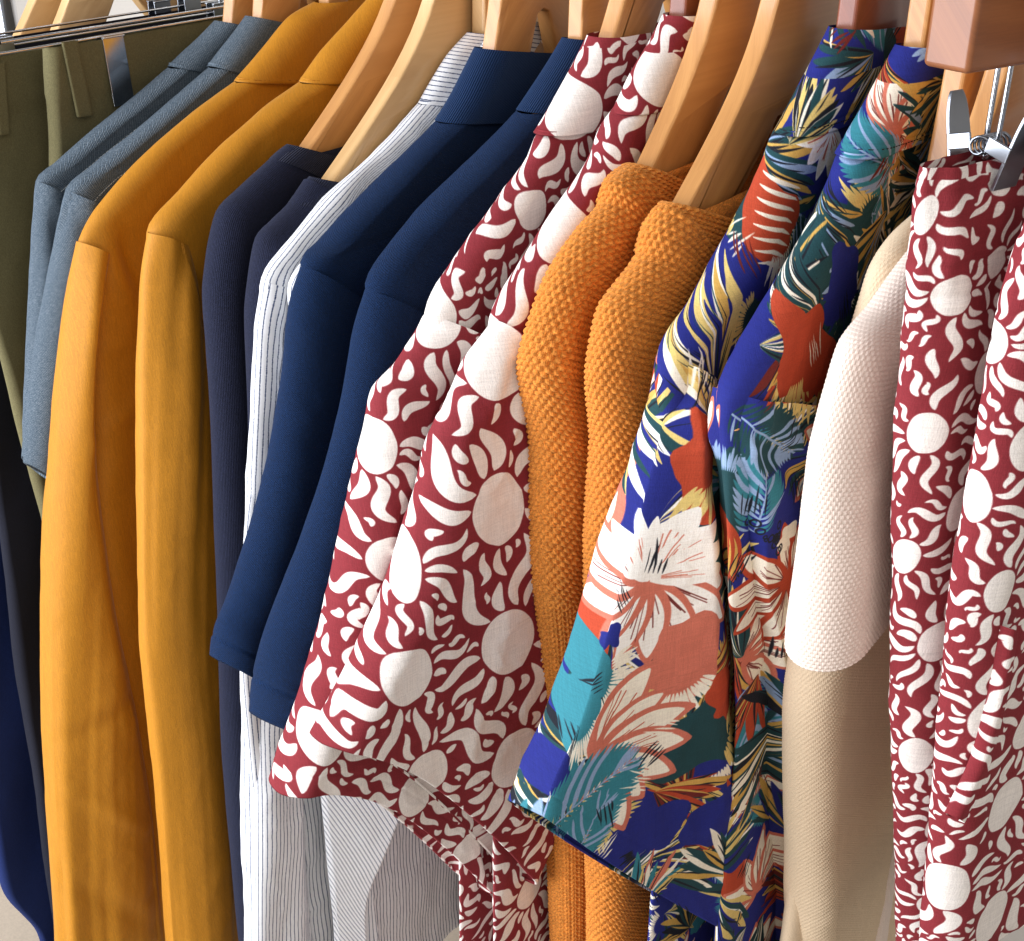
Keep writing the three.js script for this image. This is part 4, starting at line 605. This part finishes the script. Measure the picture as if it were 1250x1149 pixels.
  const st = (u, v) => { const a = Math.floor(v / 0.0028), f = u / 0.0036 + (a & 1) * 0.5, c = f - Math.floor(f) - 0.5, g = v / 0.0028 - a - 0.5; return 0.0008 * (Math.max(0, 1 - c * c * 4 - g * g * 3.4) - 0.5); };
  shirtBody(t, { name, plane: pl, shoulder: sh, T: 0.011, r: 0.022, inset: 0.01, seed: 131 + i, mat, uv: 'grain', side: i ? -0.03 : 0.09, nv: 260, nu: 60, nr: 12, hem: false });
  mesh('sleeve', cloth({ name, plane: P(x + 0.002, -0.05), L: [...sh.slice(0, 4), ...SL.slice(1)], R: [...raglan(sh.slice(0, 4), [1165, 330], SR[0]), ...SR.slice(1)], T: [0.0135, 0.014, 0.0145, 0.015, ...T.slice(1)], r: 0.03, closeR: true, seed: 133 + i, uv: 'grain', nv: 760, nu: 170, nr: 44, wobble: 0.0016, hem: true, hemT: 0.003, relief: st }), mat, t);
  hanger(x, MAT.beech, 'wooden hanger inside the ' + (i ? 'cream' : 'beige') + ' jumper', sh);
});

const TY = -0.35, TA = Math.atan(TY);
// --- two pairs of sun-print trousers on wooden bar hangers with spring clips
{
  const spec = [
    { x: 0.272, L: [[1125, 206], [1119, 240], [1118, 275], [1113, 330], [1108, 420], [1100, 520], [1096, 640], [1093, 800], [1094, 950], [1100, 1180]], suns: [[1128, 262, 17, 1.6], [1198, 310, 17, 1.2], [1150, 350, 29, 0.9], [1185, 440, 23, 1.2], [1124, 520, 24, 1.15], [1152, 606, 20, 1.3], [1103, 680, 20, 1.2], [1130, 768, 23, 1.1], [1112, 914, 20, 1.2], [1135, 985, 16, 1.3], [1205, 210, 20], [1180, 1100, 22]], label: 'maroon sun-print trousers with gathered waist beside the cream jumper' },
    { x: 0.318, L: [[1262, 262], [1250, 300], [1240, 330], [1222, 400], [1204, 510], [1190, 600], [1168, 720], [1158, 830], [1148, 950], [1128, 1180]], suns: [[1240, 530, 24, 1.3], [1190, 610, 24, 1.3], [1206, 705, 20, 1.3], [1190, 855, 20, 1.3], [1216, 965, 24, 1.2], [1150, 1075, 24, 1.2], [1195, 1100, 22, 1.2], [1240, 870, 20, 1.3], [1232, 1130, 22]], label: 'maroon sun-print trousers hanging at the front end of the rail' }];
  spec.forEach((s, i) => {
    const t = garment('sun_print_trousers', s.label, 'trousers', s.x, 'maroon and white sun-print trousers'), pl = P(s.x, TY);
    const mat = printMat(sunPrint([{ pen: printPen(pl), suns: s.suns }], 0.0118, 0.058, 141 + i * 5, 0.66));
    const z0 = onPlane(...s.L[0], pl);
    mesh('legs', cloth({ name: 'trs', crumple: 0.0012, plane: pl, L: s.L, T: [0.009, 0.011, 0.0115, 0.0135, 0.015, 0.016, 0.016, 0.016, 0.016, 0.016], r: 0.016, mirror: true, zmax: PRINT.zmax, seed: 143 + i, nv: 320, nu: 100, wobble: 0.0022, wf: 12, relief: (u, v) => { const wb = 1 - smooth(0.062, 0.085, v); return wb * 0.0019 * noise(u * 130 + 4, v * 10, 144 + i) + (1 - wb) * 0.004 * noise(u * 22 + 3, v * 2.2, 147 + i) * smooth(0.07, 0.2, v) - 0.0012 * (Math.exp(-(((v - 0.012) / 0.0016) ** 2)) + Math.exp(-(((v - 0.05) / 0.0016) ** 2)) + Math.exp(-(((v - 0.066) / 0.0018) ** 2))); } }), mat, t);
    if (i) mesh('pocket_welt', cloth({ name: 'wl', plane: P(s.x + 0.0165, TY), exact: true, L: [[1226, 765], [1212, 845], [1192, 925], [1160, 995]], R: [[1236, 768], [1222, 848], [1202, 930], [1170, 1002]], T: 0.0045, r: 0.003, closeR: true, nv: 60, nu: 8, nr: 4, wobble: 0.0006, zmax: PRINT.zmax + 0.03 }), mat, t);
    // wooden bar hanger
    const barP = P(s.x + 0.022, TY), e0 = onPlane(1184 + i * 200, 90, barP);
    const h = thing('bar_hanger', 'thick wooden bar hanger with steel spring clips for ' + (i ? 'the trousers at the rail end' : 'the trousers beside the cream jumper'), 'hanger', [s.x, e0[1], 0], 'wooden bar hangers with spring clips');
    const bh = 0.062, bz = railZ(s.x - TY * 0.2), bx = s.x + 0.01 + TY * (bz - 0.2), zE = (e0[0] - bz) / Math.cos(TA);
    const bar = new RoundedBoxGeometry(0.026, bh, zE * 2, 4, 0.003).translate(bx, e0[1] + bh / 2, 0); { const u = bar.attributes.uv, p = bar.attributes.position; for (let k = 0; k < p.count; k++) u.setXY(k, p.getY(k) + p.getX(k), p.getZ(k)); } bar.translate(-bx, 0, 0).rotateY(TA).translate(bx, 0, bz);
    mesh('bar', bar, MAT.brownWood, h);
    mesh('hook', tube([[bx, e0[1] + bh - 0.01, bz], [bx, e0[1] + bh + 0.02, bz], [bx, RAIL_Y - 0.03, bz], ...Array.from({ length: 10 }, (_, k) => { const a = (k - 1) / 9 * Math.PI * 1.1; return [bx, RAIL_Y + Math.sin(a) * 0.0155, bz - Math.cos(a) * 0.0155]; })], 0.0018, 60, 8), MAT.steel, h);
    const cl = onPlane(1212 + i * 120, 150, pl);
    for (const zc of [cl[0], -cl[0]]) {
      const sx = xOf(pl, zc, 1.45);
      mesh('clip_wire', tube([[sx + 0.005, e0[1] + 0.01, zc + 0.003], [sx + 0.005, cl[1] + 0.01, zc + 0.003], [sx + 0.004, cl[1] - 0.012, zc + 0.002], [sx - 0.002, cl[1] - 0.018, zc - 0.003], [sx - 0.003, cl[1] - 0.01, zc - 0.004], [sx - 0.003, e0[1] + 0.01, zc - 0.004]], 0.0014, 60, 8), MAT.steel, h);
      for (const sd of [-1, 1]) {
        const sh = new THREE.Shape(); sh.moveTo(-0.0085, -0.024); sh.lineTo(0.0085, -0.024); sh.lineTo(0.0075, 0.002); sh.quadraticCurveTo(0.007, 0.014, 0.0035, 0.018); sh.lineTo(-0.0035, 0.018); sh.quadraticCurveTo(-0.007, 0.014, -0.0075, 0.002); sh.closePath();
        const place = (g) => g.rotateY(TA).translate(sx, cl[1] - 0.006, zc);
        const g = place(new THREE.ExtrudeGeometry(sh, { depth: 0.0012, bevelEnabled: true, bevelThickness: 0.0004, bevelSize: 0.0004, bevelSegments: 2 }).rotateY(-Math.PI / 2).rotateZ(sd * -0.26).translate(sd * 0.019, 0, 0));
        const pm = mesh('clip_plate', g, MAT.darkSteel, h);
        sub('ear', place(new RoundedBoxGeometry(0.014, 0.008, 0.0016, 2, 0.0006).rotateZ(sd * -0.26).translate(sd * 0.0115, -0.004, 0.0082)), MAT.darkSteel, pm);
      }
      mesh('spring', tube(Array.from({ length: 60 }, (_, k) => { const a = k / 60 * TAU * 6; return [sx + Math.cos(a) * 0.0042 + TY * (k / 60 - 0.5) * 0.018, cl[1] - 0.010 + Math.sin(a) * 0.0042, zc - 0.009 + k / 60 * 0.018]; }), 0.0008, 240, 6), MAT.darkSteel, h);
    }
  });
}

renderer.render(scene, camera);
